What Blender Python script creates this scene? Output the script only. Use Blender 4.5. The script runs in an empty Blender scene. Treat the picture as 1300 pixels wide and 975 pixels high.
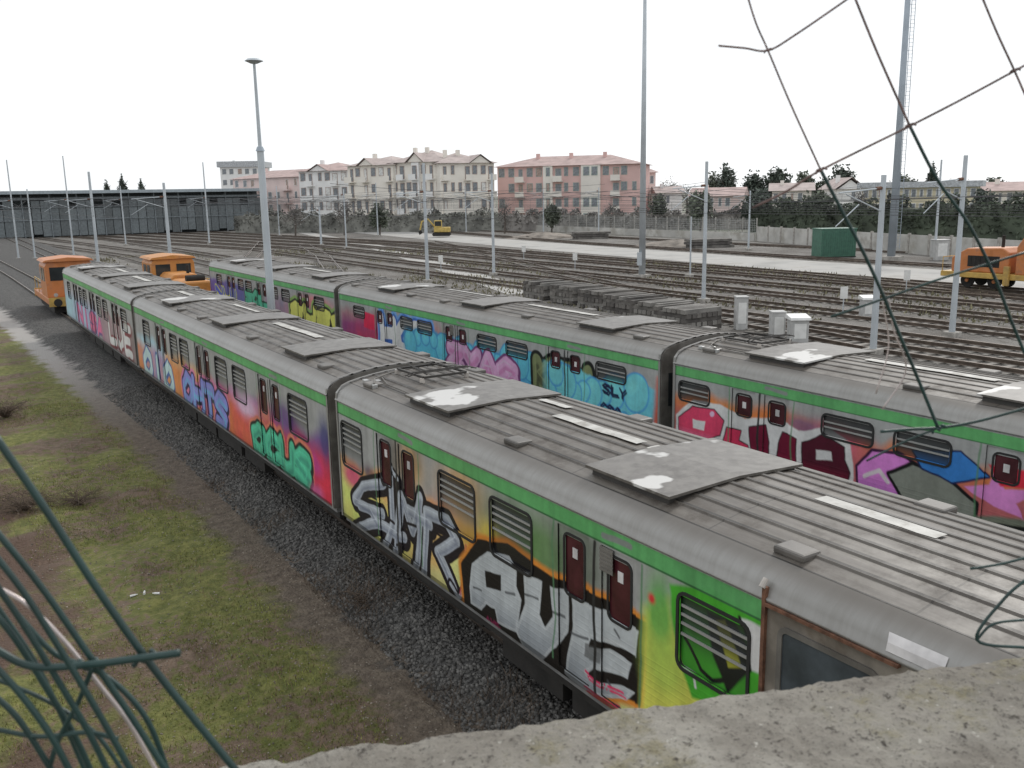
import bpy, math, random
import numpy as np
from mathutils import Vector, Matrix
random.seed(7); rng = np.random.default_rng(7)
sc = bpy.context.scene; COL = sc.collection
sc.view_settings.view_transform = 'Standard'
sc.view_settings.look = 'None'
sc.view_settings.exposure = 0

# ---------------------------------------------------------------- camera
FPX, CX, CY = 1170.0, 650.0, 487.5
CAM = Vector((0, 0, 6.6))
yaw = math.radians(32.2); pit = math.radians(11.64); rol = 0.018
Rv = Vector((math.cos(yaw), -math.sin(yaw), 0))
Hv = Vector((math.sin(yaw), math.cos(yaw), 0))
Fv = Hv * math.cos(pit) + Vector((0, 0, -math.sin(pit)))
Uv = Hv * math.sin(pit) + Vector((0, 0, math.cos(pit)))
EX = (Rv - Uv * rol).normalized(); EY = (Uv + Rv * rol).normalized()
cam = bpy.data.cameras.new('camera'); camo = bpy.data.objects.new('camera', cam); COL.objects.link(camo)
M3 = Matrix((EX, EY, -Fv)).transposed()
camo.matrix_world = Matrix.Translation(CAM) @ M3.to_4x4()
cam.sensor_width = 36; cam.lens = 36 * FPX / 1300.0
cam.clip_start = 0.05; cam.clip_end = 6000
cam.dof.use_dof = True; cam.dof.focus_distance = 17; cam.dof.aperture_fstop = 18
sc.camera = camo

def ray(u, v): return EX * ((u - CX) / FPX) + EY * (-(v - CY) / FPX) + Fv
def gp(u, v, z=0.0):
    r = ray(u, v); return CAM + r * ((z - CAM.z) / r.z)
def pX(u, v, X):
    r = ray(u, v); return CAM + r * ((X - CAM.x) / r.x)
def pD(u, v, D):
    r = ray(u, v); return CAM + r * (D / r.dot(Hv))
def LV(r, f, z): return CAM.xy.to_3d() + Rv * r + Hv * f + Vector((0, 0, z))

# ---------------------------------------------------------------- world and sun
w = bpy.data.worlds.new('World'); sc.world = w; w.use_nodes = True
nt = w.node_tree; nt.nodes.clear()
SUN_AZ = math.radians(62); SUN_EL = math.radians(40)     # azimuth from +Y toward +X
sky = nt.nodes.new('ShaderNodeTexSky'); sky.sky_type = 'NISHITA'; sky.sun_disc = False
sky.sun_elevation = SUN_EL; sky.sun_rotation = SUN_AZ
hs = nt.nodes.new('ShaderNodeHueSaturation'); hs.inputs['Saturation'].default_value = 0.3; hs.inputs['Value'].default_value = 0.12
mx = nt.nodes.new('ShaderNodeMixRGB'); mx.inputs[0].default_value = 0.86; mx.inputs[2].default_value = (1.07, 1.1, 1.13, 1)
bg = nt.nodes.new('ShaderNodeBackground'); bg.inputs[1].default_value = 1.0
wo = nt.nodes.new('ShaderNodeOutputWorld')
nt.links.new(sky.outputs[0], hs.inputs['Color']); nt.links.new(hs.outputs[0], mx.inputs[1])
nt.links.new(mx.outputs[0], bg.inputs[0]); nt.links.new(bg.outputs[0], wo.inputs[0])
sl = bpy.data.lights.new('sun', 'SUN'); sl.energy = 1.5; sl.angle = math.radians(10); sl.color = (1, .96, .9)
so = bpy.data.objects.new('sun', sl); COL.objects.link(so)
sd = Vector((math.sin(SUN_AZ) * math.cos(SUN_EL), math.cos(SUN_AZ) * math.cos(SUN_EL), math.sin(SUN_EL)))
so.rotation_euler = sd.to_track_quat('Z', 'Y').to_euler(); so.location = (30, 20, 60)

# ---------------------------------------------------------------- colour + noise helpers
def lin1(c):
    c = c / 255.0
    return c / 12.92 if c <= .04045 else ((c + .055) / 1.055) ** 2.4
def L_(r, g, b, k=1.0): return tuple(min(.88, lin1(c) * k) for c in (r, g, b))
def vn(x, y, seed=0):
    xi = np.floor(x); yi = np.floor(y); xf = x - xi; yf = y - yi
    xf = xf * xf * (3 - 2 * xf); yf = yf * yf * (3 - 2 * yf)
    def h(a, b):
        s = np.sin(a * 127.1 + b * 311.7 + seed * 74.7) * 43758.5453
        return s - np.floor(s)
    return (h(xi, yi) * (1 - xf) + h(xi + 1, yi) * xf) * (1 - yf) + (h(xi, yi + 1) * (1 - xf) + h(xi + 1, yi + 1) * xf) * yf
def fbm(x, y, seed=0, o=4):
    s = 0; a = .5
    for k in range(o):
        s = s + a * vn(x * 2 ** k, y * 2 ** k, seed + k * 3); a *= .5
    return s

# ---------------------------------------------------------------- materials
MATS = {}
class N:
    def __init__(s, m): s.t = m.node_tree; s.b = s.t.nodes['Principled BSDF']
    def n(s, ty, **kw):
        q = s.t.nodes.new(ty)
        for k, v in kw.items(): setattr(q, k, v)
        return q
    def l(s, a, b): s.t.links.new(a, b)
    def math(s, op, a, b=None, c=None, clamp=False):
        q = s.n('ShaderNodeMath', operation=op); q.use_clamp = clamp
        for i, x in enumerate((a, b, c)):
            if x is None: continue
            if isinstance(x, (int, float)): q.inputs[i].default_value = x
            else: s.l(x, q.inputs[i])
        return q.outputs[0]
    def mix(s, f, a, b, mode='MIX'):
        q = s.n('ShaderNodeMixRGB', blend_type=mode)
        for i, x in enumerate((f, a, b)):
            if isinstance(x, (int, float)): q.inputs[i].default_value = x
            elif isinstance(x, tuple): q.inputs[i].default_value = (*x[:3], 1)
            else: s.l(x, q.inputs[i])
        return q.outputs[0]
    def noise(s, vec, sc_, det=5, rough=.55, dim=None):
        q = s.n('ShaderNodeTexNoise'); q.inputs['Scale'].default_value = sc_; q.inputs['Detail'].default_value = det
        q.inputs['Roughness'].default_value = rough; s.l(vec, q.inputs['Vector']); return q.outputs['Fac']
    def ramp(s, f, a, b, lo=0., hi=1.):
        q = s.n('ShaderNodeMapRange'); q.interpolation_type = 'SMOOTHSTEP'
        q.inputs[1].default_value = a; q.inputs[2].default_value = b; q.inputs[3].default_value = lo; q.inputs[4].default_value = hi
        s.l(f, q.inputs[0]); return q.outputs[0]
    def bump(s, h, st=.3, d=.02):
        q = s.n('ShaderNodeBump'); q.inputs['Strength'].default_value = st; q.inputs['Distance'].default_value = d
        s.l(h, q.inputs['Height']); s.l(q.outputs[0], s.b.inputs['Normal'])
def M(name, rgb, rough=.7, metal=0., var=.3, vs=3., bump=.15, bs=40., bd=.01, dirt=None, dsc=1.2, island=0.):
    if name in MATS: return MATS[name]
    m = bpy.data.materials.new(name); m.use_nodes = True; k = N(m); MATS[name] = m
    tc = k.n('ShaderNodeTexCoord').outputs['Object']
    f = k.noise(tc, vs, 6)
    c = k.mix(k.ramp(f, .3, .7), tuple(x * (1 - var) for x in rgb), tuple(min(.9, x * (1 + var * .6)) for x in rgb))
    if dirt: c = k.mix(k.math('MULTIPLY', k.ramp(k.noise(tc, dsc, 8, .65), .45, .7), .8), c, dirt)
    if island:
        g = k.n('ShaderNodeNewGeometry').outputs['Random Per Island']
        c = k.mix(1.0, c, k.mix(g, (1 - island,) * 3, (1 + island,) * 3), 'MULTIPLY')
    k.l(c, k.b.inputs['Base Color']); k.b.inputs['Roughness'].default_value = rough; k.b.inputs['Metallic'].default_value = metal
    if bump: k.bump(k.noise(tc, bs, 4), bump, bd)
    return m

# ---------------------------------------------------------------- mesh builder
class MB:
    def __init__(s): s.v = []; s.f = []
    def add(s, vs, fs):
        b = len(s.v); s.v += [tuple(p) for p in vs]; s.f += [tuple(i + b for i in f) for f in fs]; return s
    def box(s, x0, x1, y0, y1, z0, z1):
        vs = [(x, y, z) for x in (x0, x1) for y in (y0, y1) for z in (z0, z1)]
        return s.add(vs, [(0, 1, 3, 2), (4, 6, 7, 5), (0, 4, 5, 1), (2, 3, 7, 6), (0, 2, 6, 4), (1, 5, 7, 3)])
    def beam(s, p0, p1, w_, h_, up=Vector((0, 0, 1))):
        p0 = Vector(p0); p1 = Vector(p1); d = (p1 - p0).normalized()
        if abs(d.dot(up)) > .98: up = Vector((1, 0, 0))
        a = d.cross(up).normalized() * w_ / 2; b = a.cross(d).normalized() * h_ / 2
        vs = [p + i * a + j * b for p in (p0, p1) for i, j in ((-1, -1), (1, -1), (1, 1), (-1, 1))]
        return s.add(vs, [(0, 3, 2, 1), (4, 5, 6, 7), (0, 1, 5, 4), (1, 2, 6, 5), (2, 3, 7, 6), (3, 0, 4, 7)])
    def tube(s, p0, p1, r0, r1=None, n=10):
        r1 = r0 if r1 is None else r1
        p0 = Vector(p0); p1 = Vector(p1); d = (p1 - p0).normalized()
        a = d.orthogonal().normalized(); b = d.cross(a)
        vs = []
        for p, r in ((p0, r0), (p1, r1)):
            for i in range(n):
                t = 2 * math.pi * i / n; vs.append(p + (a * math.cos(t) + b * math.sin(t)) * r)
        fs = [(i, (i + 1) % n, n + (i + 1) % n, n + i) for i in range(n)]
        fs += [tuple(range(n - 1, -1, -1)), tuple(range(n, 2 * n))]
        return s.add(vs, fs)
    def path(s, pts, r, n=6):
        pts = [Vector(p) for p in pts]; m = len(pts); vs = []; prev = None
        for i, p in enumerate(pts):
            t = (pts[min(i + 1, m - 1)] - pts[max(i - 1, 0)]).normalized()
            a = t.orthogonal().normalized() if prev is None else (prev - t * prev.dot(t)).normalized()
            prev = a; b = t.cross(a); rr = r[i] if isinstance(r, (list, tuple)) else r
            vs += [p + (a * math.cos(2 * math.pi * k / n) + b * math.sin(2 * math.pi * k / n)) * rr for k in range(n)]
        fs = [(i * n + k, i * n + (k + 1) % n, (i + 1) * n + (k + 1) % n, (i + 1) * n + k) for i in range(m - 1) for k in range(n)]
        fs += [tuple(range(n - 1, -1, -1)), tuple(range((m - 1) * n, m * n))]
        return s.add(vs, fs)
    def prism(s, poly, a0, a1, axis='y'):
        n = len(poly)
        def mk(p, a):
            return {'y': (p[0], a, p[1]), 'x': (a, p[0], p[1]), 'z': (p[0], p[1], a)}[axis]
        vs = [mk(p, a0) for p in poly] + [mk(p, a1) for p in poly]
        fs = [(i, (i + 1) % n, n + (i + 1) % n, n + i) for i in range(n)] + [tuple(range(n - 1, -1, -1)), tuple(range(n, 2 * n))]
        return s.add(vs, fs)
    def build(s, name, mat, parent=None, smooth=False, bevel=0., kind=None, label=None):
        me = bpy.data.meshes.new(name); me.from_pydata(s.v, [], s.f); me.update()
        me.materials.append(mat)
        import bmesh
        if len(s.f) < 60000:
            bm = bmesh.new(); bm.from_mesh(me); bmesh.ops.recalc_face_normals(bm, faces=bm.faces); bm.to_mesh(me); bm.free()
        if smooth: me.polygons.foreach_set('use_smooth', [True] * len(me.polygons))
        o = bpy.data.objects.new(name, me); COL.objects.link(o)
        if parent: o.parent = parent
        if bevel:
            b = o.modifiers.new('b', 'BEVEL'); b.width = bevel; b.segments = 2; b.limit_method = 'ANGLE'
        if kind: o['kind'] = kind
        if label: o['label'] = label
        return o
def npmesh(name, V, F, mat, parent=None, col=None, kind=None):
    me = bpy.data.meshes.new(name); k = F.shape[1]
    me.vertices.add(len(V)); me.vertices.foreach_set('co', np.asarray(V, np.float32).ravel())
    me.loops.add(F.size); me.loops.foreach_set('vertex_index', F.astype(np.int32).ravel())
    me.polygons.add(len(F)); me.polygons.foreach_set('loop_start', np.arange(0, F.size, k, dtype=np.int32))
    me.polygons.foreach_set('loop_total', np.full(len(F), k, dtype=np.int32))
    me.update(calc_edges=True); me.validate()
    if col is not None:
        ca = me.color_attributes.new('Col', 'FLOAT_COLOR', 'POINT')
        cc = np.ones((len(V), 4), np.float32); cc[:, :3] = col; ca.data.foreach_set('color', cc.ravel())
    me.materials.append(mat)
    o = bpy.data.objects.new(name, me); COL.objects.link(o)
    if parent: o.parent = parent
    if kind: o['kind'] = kind
    return o
def tag(o, label, cat, group=None, kind=None):
    o['label'] = label
    o['category'] = cat
    if group: o['group'] = group
    if kind: o['kind'] = kind
    return o
def thing(name, label, cat, loc=(0, 0, 0), rz=0., group=None):
    o = bpy.data.objects.new(name, None); COL.objects.link(o); o.location = loc; o.rotation_euler = (0, 0, rz)
    o.empty_display_size = .2
    return tag(o, label, cat, group)
def grid_faces(nx, ny):
    i, j = np.meshgrid(np.arange(nx - 1), np.arange(ny - 1), indexing='ij'); a = (i * ny + j).ravel()
    return np.stack([a, a + ny, a + ny + 1, a + 1], 1)

# ---------------------------------------------------------------- ground
def ground_mat():
    m = bpy.data.materials.new('yard_ground'); m.use_nodes = True; k = N(m)
    tc = k.n('ShaderNodeTexCoord').outputs['Object']
    sx = k.n('ShaderNodeSeparateXYZ'); k.l(tc, sx.inputs[0]); X, Y = sx.outputs[0], sx.outputs[1]
    drift = k.math('MULTIPLY', k.math('MAXIMUM', k.math('SUBTRACT', Y, 25), 0), .034)
    n1 = k.noise(tc, 1.1, 8, .68); n2 = k.noise(tc, 5, 6, .65); n3 = k.noise(tc, .25, 4); n4 = k.noise(tc, 45, 3, .6); n5 = k.noise(tc, .42, 5, .6)
    Xs = k.math('ADD', k.math('ADD', X, drift), k.math('MULTIPLY', k.math('SUBTRACT', n1, .5), 1.7))
    vor = k.n('ShaderNodeTexVoronoi'); vor.inputs['Scale'].default_value = 17; k.l(tc, vor.inputs['Vector'])
    vs = k.n('ShaderNodeSeparateColor'); k.l(vor.outputs['Color'], vs.inputs[0])
    stone = k.mix(vs.outputs[0], (.026, .025, .024), (.13, .125, .118))
    grass = k.mix(k.ramp(n2, .35, .7), (.1, .112, .024), (.22, .215, .06))
    soil = k.mix(k.ramp(n2, .3, .7), (.075, .048, .032), (.19, .135, .095))
    bank = k.mix(k.ramp(k.math('ADD', k.math('MULTIPLY', n5, .6), k.math('MULTIPLY', n2, .4)), .47, .55), grass, soil)
    red = k.ramp(X, 2.4, .6)   # brown scrubby soil toward the far left
    bank = k.mix(k.math('MULTIPLY', red, k.ramp(n5, .42, .55)), bank, (.1, .06, .042))
    bank = k.mix(k.ramp(n4, .62, .75), bank, (.26, .22, .15))
    path = k.mix(k.ramp(n2, .3, .7), (.085, .064, .047), (.175, .14, .105))
    pathfar = k.mix(k.ramp(Y, 26, 46), path, (.38, .36, .34))
    c = k.mix(k.ramp(Xs, 4.0, 4.5), bank, pathfar)
    c = k.mix(k.ramp(Xs, 4.9, 5.35), c, stone)
    yard = k.mix(k.ramp(n3, .35, .65), (.135, .122, .108), (.245, .232, .215))
    yard = k.mix(k.ramp(n1, .5, .7), yard, (.115, .1, .084))
    yard = k.mix(k.math('MULTIPLY', vs.outputs[1], .35), yard, (.06, .053, .047))
    c = k.mix(k.ramp(X, 15.8, 17.2), c, yard)
    far = k.mix(k.ramp(k.noise(tc, .02, 3), .4, .6), (.16, .17, .13), (.26, .245, .21))
    c = k.mix(k.ramp(X, 88, 100), c, far)
    k.l(c, k.b.inputs['Base Color']); k.b.inputs['Roughness'].default_value = .9
    hh = k.math('ADD', k.math('MULTIPLY', vor.outputs['Distance'], -.9), k.math('MULTIPLY', n4, .8))
    k.bump(hh, .8, .05)
    return m
xs = np.concatenate([[-3000, -900, -250, -80, -30, -14], np.arange(-8, 17.5, .12), [20, 30, 60, 100, 250, 900, 3000]])
ys = np.concatenate([[-3000, -900, -250, -60, -15], np.arange(-6, 60, .2), [70, 90, 150, 300, 900, 3000]])
GX, GY = np.meshgrid(xs, ys, indexing='ij')
def ground_z(X, Y):
    Xd = X + np.maximum(0, Y - 25) * .034
    b = np.clip((Xd - 5.0) / .9, 0, 1) * np.clip((17 - X) / 1.2, 0, 1)
    b = b * b * (3 - 2 * b) * .245
    bank = np.clip((4.3 - Xd) / 1.0, 0, 1) * ((fbm(X * .8, Y * .8, 3) - .45) * .32 + (fbm(X * 3.5, Y * 3.5, 5, 3) - .45) * .1)
    bank = bank * np.clip((X + 14) / 6, 0, 1) * np.clip((66 - Y) / 12, 0, 1) * np.clip((Y + 12) / 6, 0, 1)
    st = (vn(X * 7, Y * 5, 9) - .5) * .03 * np.clip((Xd - 5) / .3, 0, 1) * (X < 16)
    return b + bank + st
GZ = ground_z(GX, GY)
npmesh('ground', np.stack([GX, GY, GZ], -1).reshape(-1, 3), grid_faces(len(xs), len(ys)), ground_mat(), kind='structure')

def ribbon(pts, wd, z):
    V = []
    for i, p in enumerate(pts):
        a = Vector(pts[max(i - 1, 0)]); b = Vector(pts[min(i + 1, len(pts) - 1)]); t = (b - a).normalized(); nrm = Vector((t.y, -t.x))
        V += [(*(Vector(p) - nrm * wd / 2), z), (*(Vector(p) + nrm * wd / 2), z)]
    return V, [(2 * i, 2 * i + 1, 2 * i + 3, 2 * i + 2) for i in range(len(pts) - 1)]
mroad = M('pale_concrete_road', (.43, .42, .4), .85, var=.3, vs=.25, bump=.2, bs=5, dirt=(.24, .225, .2), dsc=.25)
rb = MB(); rb.add(*ribbon([(61, -60), (62.5, 0), (64.8, 50), (67, 90), (72, 150), (79, 210), (85, 250)], 9.0, .012)); rb.build('service_road', mroad, kind='structure')
rb = MB(); rb.add(*ribbon([(34, 52), (42, 80), (52, 118), (60, 160), (66, 190)], 2.6, .016)); rb.build('service_path', mroad, kind='structure')

# near ballast stones, one mesh
def stones(name, n, x0, x1, y0, y1, smin, smax, mat, zoff=0.):
    cx = rng.uniform(x0, x1, n); cy = y0 + (y1 - y0) * rng.uniform(0, 1, n) ** 1.5
    cx = cx - np.maximum(0, cy - 25) * .034
    cz = ground_z(cx, cy) + zoff
    base = np.array([(x, y, z) for x in (-1, 1) for y in (-1, 1) for z in (-1, 1)], float)
    F = np.array([(0, 1, 3, 2), (4, 6, 7, 5), (0, 4, 5, 1), (2, 3, 7, 6), (0, 2, 6, 4), (1, 5, 7, 3)])
    V = base[None] * rng.uniform(.55, 1.0, (n, 8, 3)) * (rng.uniform(smin, smax, (n, 1, 1)) * rng.uniform(.6, 1, (n, 1, 3)))
    a = rng.uniform(0, 6.28, n); b = rng.uniform(-.6, .6, n)
    ca, sa, cb, sb = np.cos(a), np.sin(a), np.cos(b), np.sin(b)
    x, y, z = V[..., 0], V[..., 1], V[..., 2]
    y2 = y * cb[:, None] - z * sb[:, None]; z2 = y * sb[:, None] + z * cb[:, None]
    x3 = x * ca[:, None] - y2 * sa[:, None]; y3 = x * sa[:, None] + y2 * ca[:, None]
    V = np.stack([x3 + cx[:, None], y3 + cy[:, None], z2 + cz[:, None]], -1).reshape(-1, 3)
    FF = (F[None] + (np.arange(n) * 8)[:, None, None]).reshape(-1, 4)
    return npmesh(name, V, FF, mat, kind='stuff')
mst = M('ballast_stone', (.1, .096, .09), .85, var=.2, vs=4, bump=.2, bs=60, island=.65)
tag(stones('gravel', 20000, 5.0, 6.6, 3.5, 34, .016, .04, mst), 'dark grey crushed ballast along the foot of the nearer train', 'gravel', kind='stuff')
mpeb = M('path_pebble', (.22, .19, .155), .9, var=.2, bump=0, island=.5)
tag(stones('pebbles', 6000, 1.0, 5.2, 4, 26, .006, .018, mpeb), 'small pale pebbles strewn over the footpath and bank', 'pebbles', kind='stuff')

# short turf
def blades(name, n, label, seed, x0, x1, y0, y1, h0, h1, mat, thr, cat='grass', wd=.006, lean=.5, xm=4.2, fs=.9):
    x = rng.uniform(x0, x1, n); y = y0 + (y1 - y0) * rng.uniform(0, 1, n) ** 1.3
    keep = (fbm(x * fs, y * fs, seed) > thr) & (x < xm - np.maximum(0, y - 25) * .034 + (fbm(x * 2.5, y * 2.5, 4) - .45) * 1.6)
    x, y = x[keep], y[keep]; n = len(x); z = ground_z(x, y)
    a = rng.uniform(0, 6.28, n); h = rng.uniform(h0, h1, n); l = rng.uniform(0, lean, n) * h; b = rng.uniform(0, 6.28, n)
    V = np.zeros((n, 3, 3)); V[:, 0] = np.stack([x - np.cos(a) * wd, y - np.sin(a) * wd, z - .005], 1)
    V[:, 1] = np.stack([x + np.cos(a) * wd, y + np.sin(a) * wd, z - .005], 1)
    V[:, 2] = np.stack([x + np.cos(b) * l, y + np.sin(b) * l, z + h], 1)
    F = np.arange(n * 3).reshape(-1, 3)
    o = npmesh(name, V.reshape(-1, 3), F, mat); tag(o, label, cat, kind='stuff')
mgr = M('turf_blade', (.21, .22, .06), .8, var=.45, vs=.8, bump=0, island=.6)
blades('grass', 110000, 'short mossy olive green turf on the bank left of the footpath', 3, -3, 4.6, 5, 34, .015, .05, mgr, .47, wd=.008, fs=.5)
mdry = M('dead_stem', (.19, .125, .08), .9, var=.4, bump=0, island=.5)
blades('dead_weeds', 22000, 'brown dead weed stems scattered over the grass bank', 11, -3, 4.6, 5, 40, .03, .16, mdry, .48, cat='weeds', wd=.005, lean=1.4)
mdry2 = M('dark_dead_stem', (.11, .08, .058), .9, var=.4, bump=0, island=.5)
blades('ballast_weeds', 9000, 'dark dead weeds tangled along the edge of the ballast', 17, 4.9, 6.0, 5, 22, .04, .2, mdry2, .52, cat='weeds', wd=.005, lean=1.6, xm=9)
# yellow tufts between the yard tracks
n = 26000; tx = rng.uniform(16.5, 60, n); ty = rng.uniform(14, 120, n); kp = fbm(tx * .25, ty * .08, 51) > .52; tx, ty = tx[kp], ty[kp]; n = len(tx)
a = rng.uniform(0, 6.28, n); h = rng.uniform(.08, .3, n); b = rng.uniform(0, 6.28, n)
V = np.zeros((n, 3, 3)); V[:, 0] = np.stack([tx - np.cos(a) * .07, ty - np.sin(a) * .07, tx * 0], 1); V[:, 1] = np.stack([tx + np.cos(a) * .07, ty + np.sin(a) * .07, tx * 0], 1); V[:, 2] = np.stack([tx + np.cos(b) * .1, ty + np.sin(b) * .1, h], 1)
tag(npmesh('yard_weeds', V.reshape(-1, 3), np.arange(n * 3).reshape(-1, 3), M('yard_weed', (.18, .165, .1), .9, var=.4, vs=.3, bump=0, island=.5)), 'dry yellowish weeds growing between the open tracks', 'weeds', kind='stuff')

def bush(label, u, v, r, h, n=60):
    p = gp(u, v); t = thing('dead_bush', label, 'bush', (p.x, p.y, 0), group='leafless bushes on the bank')
    for k in range(n // 10):
        mb = MB()
        for j in range(10):
            a = random.uniform(0, 6.28); q = r * random.uniform(.3, 1); z = h * random.uniform(.4, 1)
            m1 = Vector((q * .5 * math.cos(a) + random.uniform(-.1, .1), q * .5 * math.sin(a) + random.uniform(-.1, .1), z * .6)); e = Vector((q * math.cos(a), q * math.sin(a), z * random.uniform(.5, 1)))
            mb.path([(0, 0, -.05), m1 * .5 + Vector((0, 0, .05)), m1, e], [.009, .007, .005, .002], 4)
            for g in range(3):
                s = m1.lerp(e, random.random()); mb.path([s, s + Vector((random.uniform(-.2, .2), random.uniform(-.2, .2), random.uniform(0, .2)))], [.004, .0015], 3)
        mb.build('twigs', mdry2, t)
bush('leafless dark bush at the left edge of the photo, upper one', 8, 530, .9, .7, 110)
bush('leafless dark bush at the left edge of the photo, lower one', 28, 650, 1.1, .5, 120)
bush('low dead bush by the ballast below the joint of the nearer train', 470, 770, .5, .3, 60)
bush('low dead bush on the brown soil left of the footpath', 100, 640, .8, .28, 70)

# litter
mlit = M('white_plastic', (.75, .75, .74), .4, bump=0, var=.1)
for i, (u, v, nm) in enumerate([(165, 756, 'leftmost'), (183, 754, 'middle'), (203, 756, 'rightmost')]):
    p = gp(u, v, .03); mb = MB(); a = i * 1.3
    mb.tube((0, 0, .02), (.09 * math.cos(a), .09 * math.sin(a), .025), .022, .016, 8)
    mb.tube((.09 * math.cos(a), .09 * math.sin(a), .025), (.12 * math.cos(a), .12 * math.sin(a), .026), .01, .01, 8)
    o = mb.build('litter', mlit, smooth=False); o.location = (p.x, p.y, float(ground_z(np.array(p.x), np.array(p.y))) + .005)
    tag(o, 'small white plastic litter piece on the grass, %s of three in a row' % nm, 'litter', 'white litter pieces on the grass')

# ---------------------------------------------------------------- tracks
mrail = M('rail_steel', (.2, .165, .14), .38, metal=.7, var=.3, vs=2, bump=.05)
mslp = M('concrete_sleeper', (.22, .205, .185), .9, var=.4, vs=.7, bump=.3, bs=20, island=.35)
def track(pts, z, label, zs=.05):
    t = thing('rail_track', label, 'rail track', (pts[0][0], pts[0][1], 0), group='rail tracks of the yard')
    O = Vector(pts[0])
    P = [Vector(p) - O for p in pts]
    nr = []
    for i in range(len(P)):
        a = P[max(i - 1, 0)]; b = P[min(i + 1, len(P) - 1)]; d = (b - a).normalized(); nr.append(Vector((d.y, -d.x)))
    for s in (-1, 1):
        mb = MB(); vs = []
        for p, n in zip(P, nr):
            c = p + n * .75 * s
            for dx, dz in ((-.07, -.16), (-.012, -.13), (-.036, -.03), (-.036, 0), (.036, 0), (.036, -.03), (.012, -.13), (.07, -.16)):
                q = c + n * dx; vs.append((q.x, q.y, z + dz))
        fs = [(i * 8 + k, i * 8 + (k + 1) % 8, (i + 1) * 8 + (k + 1) % 8, (i + 1) * 8 + k) for i in range(len(P) - 1) for k in range(8)]
        mb.add(vs, fs); mb.build('rail', mrail, t)
    mb = MB()
    for i in range(len(P) - 1):
        d = P[i + 1] - P[i]; ln = d.length; d = d / ln; n = Vector((d.y, -d.x)); k = 0.3
        while k < ln:
            c = P[i] + d * k; a = (c - n * 1.2).to_3d(); b = (c + n * 1.2).to_3d(); a.z = b.z = z - .22
            mb.beam(a, b, .24, .12); k += .66
    mb.build('sleepers', mslp, t, kind='stuff')
track([(7.12, -12), (7.12, 62), (6.9, 90), (6.2, 130), (8, 199)], .36, 'rail track under the nearer graffiti train')
track([(14.0, -12), (14.0, 50), (13.2, 58), (12.6, 90), (14, 199)], .36, 'rail track under the farther graffiti train')
ordn = ['first', 'second', 'third', 'fourth', 'fifth', 'sixth', 'seventh', 'eighth', 'ninth']
TX = [20.0, 24.5, 36.2, 40.7, 45.2, 49.7, 54.2, 58.0]
for i, x in enumerate(TX):
    track([(x, -30), (x, 80), (x + .5, 120), (13 + i * 5.2, 199)], .2, '%s open rail track beyond the farther graffiti train, counted away from it' % ordn[i])
track([(7.0, 75), (4.5, 92), (1.5, 112), (-4, 150)], .203, 'rail track branching left beyond the nearer train')
track([(24.5, 58), (30, 76), (38, 100), (45, 125)], .206, 'slanting crossover track in the middle of the yard')
track([(40.7, 50), (45.2, 66), (54.2, 92), (62, 120)], .209, 'slanting crossover track nearest the pale road')
track([(20.0, 70), (24, 86), (34, 112), (44, 140)], .212, 'slanting crossover track nearest the depot shed')
track([(29, 58), (29, 110), (27, 199)], .215, 'rail track beginning behind the left sleeper stack')
track([(33, -30), (33, 24), (36.2, 44)], .217, 'rail track joining from the right before the sleeper stacks')
track([(49.7, 10), (54.2, 30), (58, 48)], .22, 'slanting crossover track in front of the orange rail machine')
track([(72, -30), (72, 60), (74, 100), (82, 160)], .2, 'rail track on the far side of the pale road')
track([(85, 30), (85, 90), (88, 150)], .2, 'rail track beside the boundary wall')

# ---------------------------------------------------------------- graffiti canvas
SILVER = L_(142, 143, 142, 1.65)
ZB, ZT = 1.10, 3.17
LET = {
 'A': [[(0, 0), (.5, 1), (1, 0)], [(.2, .4), (.8, .4)]], 'B': [[(0, 0), (0, 1), (.8, .85), (.7, .55), (0, .5)], [(.7, .55), (1, .3), (.8, 0), (0, 0)]],
 'C': [[(1, .85), (.5, 1), (0, .6), (.1, .15), (.6, 0), (1, .2)]], 'D': [[(0, 0), (0, 1), (.7, .9), (1, .5), (.7, .1), (0, 0)]],
 'E': [[(1, 1), (0, .95), (0, 0), (1, .05)], [(0, .5), (.8, .5)]], 'G': [[(1, .8), (.5, 1), (0, .6), (.1, .1), (.7, 0), (1, .4), (.6, .45)]],
 'H': [[(0, 0), (0, 1)], [(1, 0), (1, 1)], [(0, .5), (1, .55)]], 'I': [[(.5, 0), (.5, 1)]], 'J': [[(1, 1), (.9, .2), (.4, 0), (0, .3)]],
 'K': [[(0, 0), (0, 1)], [(1, 1), (.1, .5), (1, 0)]], 'L': [[(0, 1), (0, 0), (1, .05)]], 'M': [[(0, 0), (.05, 1), (.5, .4), (.95, 1), (1, 0)]],
 'N': [[(0, 0), (0, 1), (1, 0), (1, 1)]], 'O': [[(.5, 1), (0, .6), (.1, .1), (.6, 0), (1, .4), (.9, .85), (.5, 1)]],
 'R': [[(0, 0), (0, 1), (.8, .9), (.8, .55), (.1, .45), (1, 0)]], 'S': [[(1, .85), (.4, 1), (0, .75), (.9, .35), (.7, 0), (0, .12)]],
 'T': [[(0, 1), (1, 1)], [(.5, 1), (.5, 0)]], 'U': [[(0, 1), (.05, .2), (.5, 0), (.95, .2), (1, 1)]], 'V': [[(0, 1), (.5, 0), (1, 1)]],
 'Y': [[(0, 1), (.5, .5), (1, 1)], [(.5, .5), (.45, 0)]], 'Z': [[(0, 1), (1, .95), (0, .05), (1, 0)]], 'P': [[(0, 0), (0, 1), (.9, .85), (.8, .5), (0, .45)]]}
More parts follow.
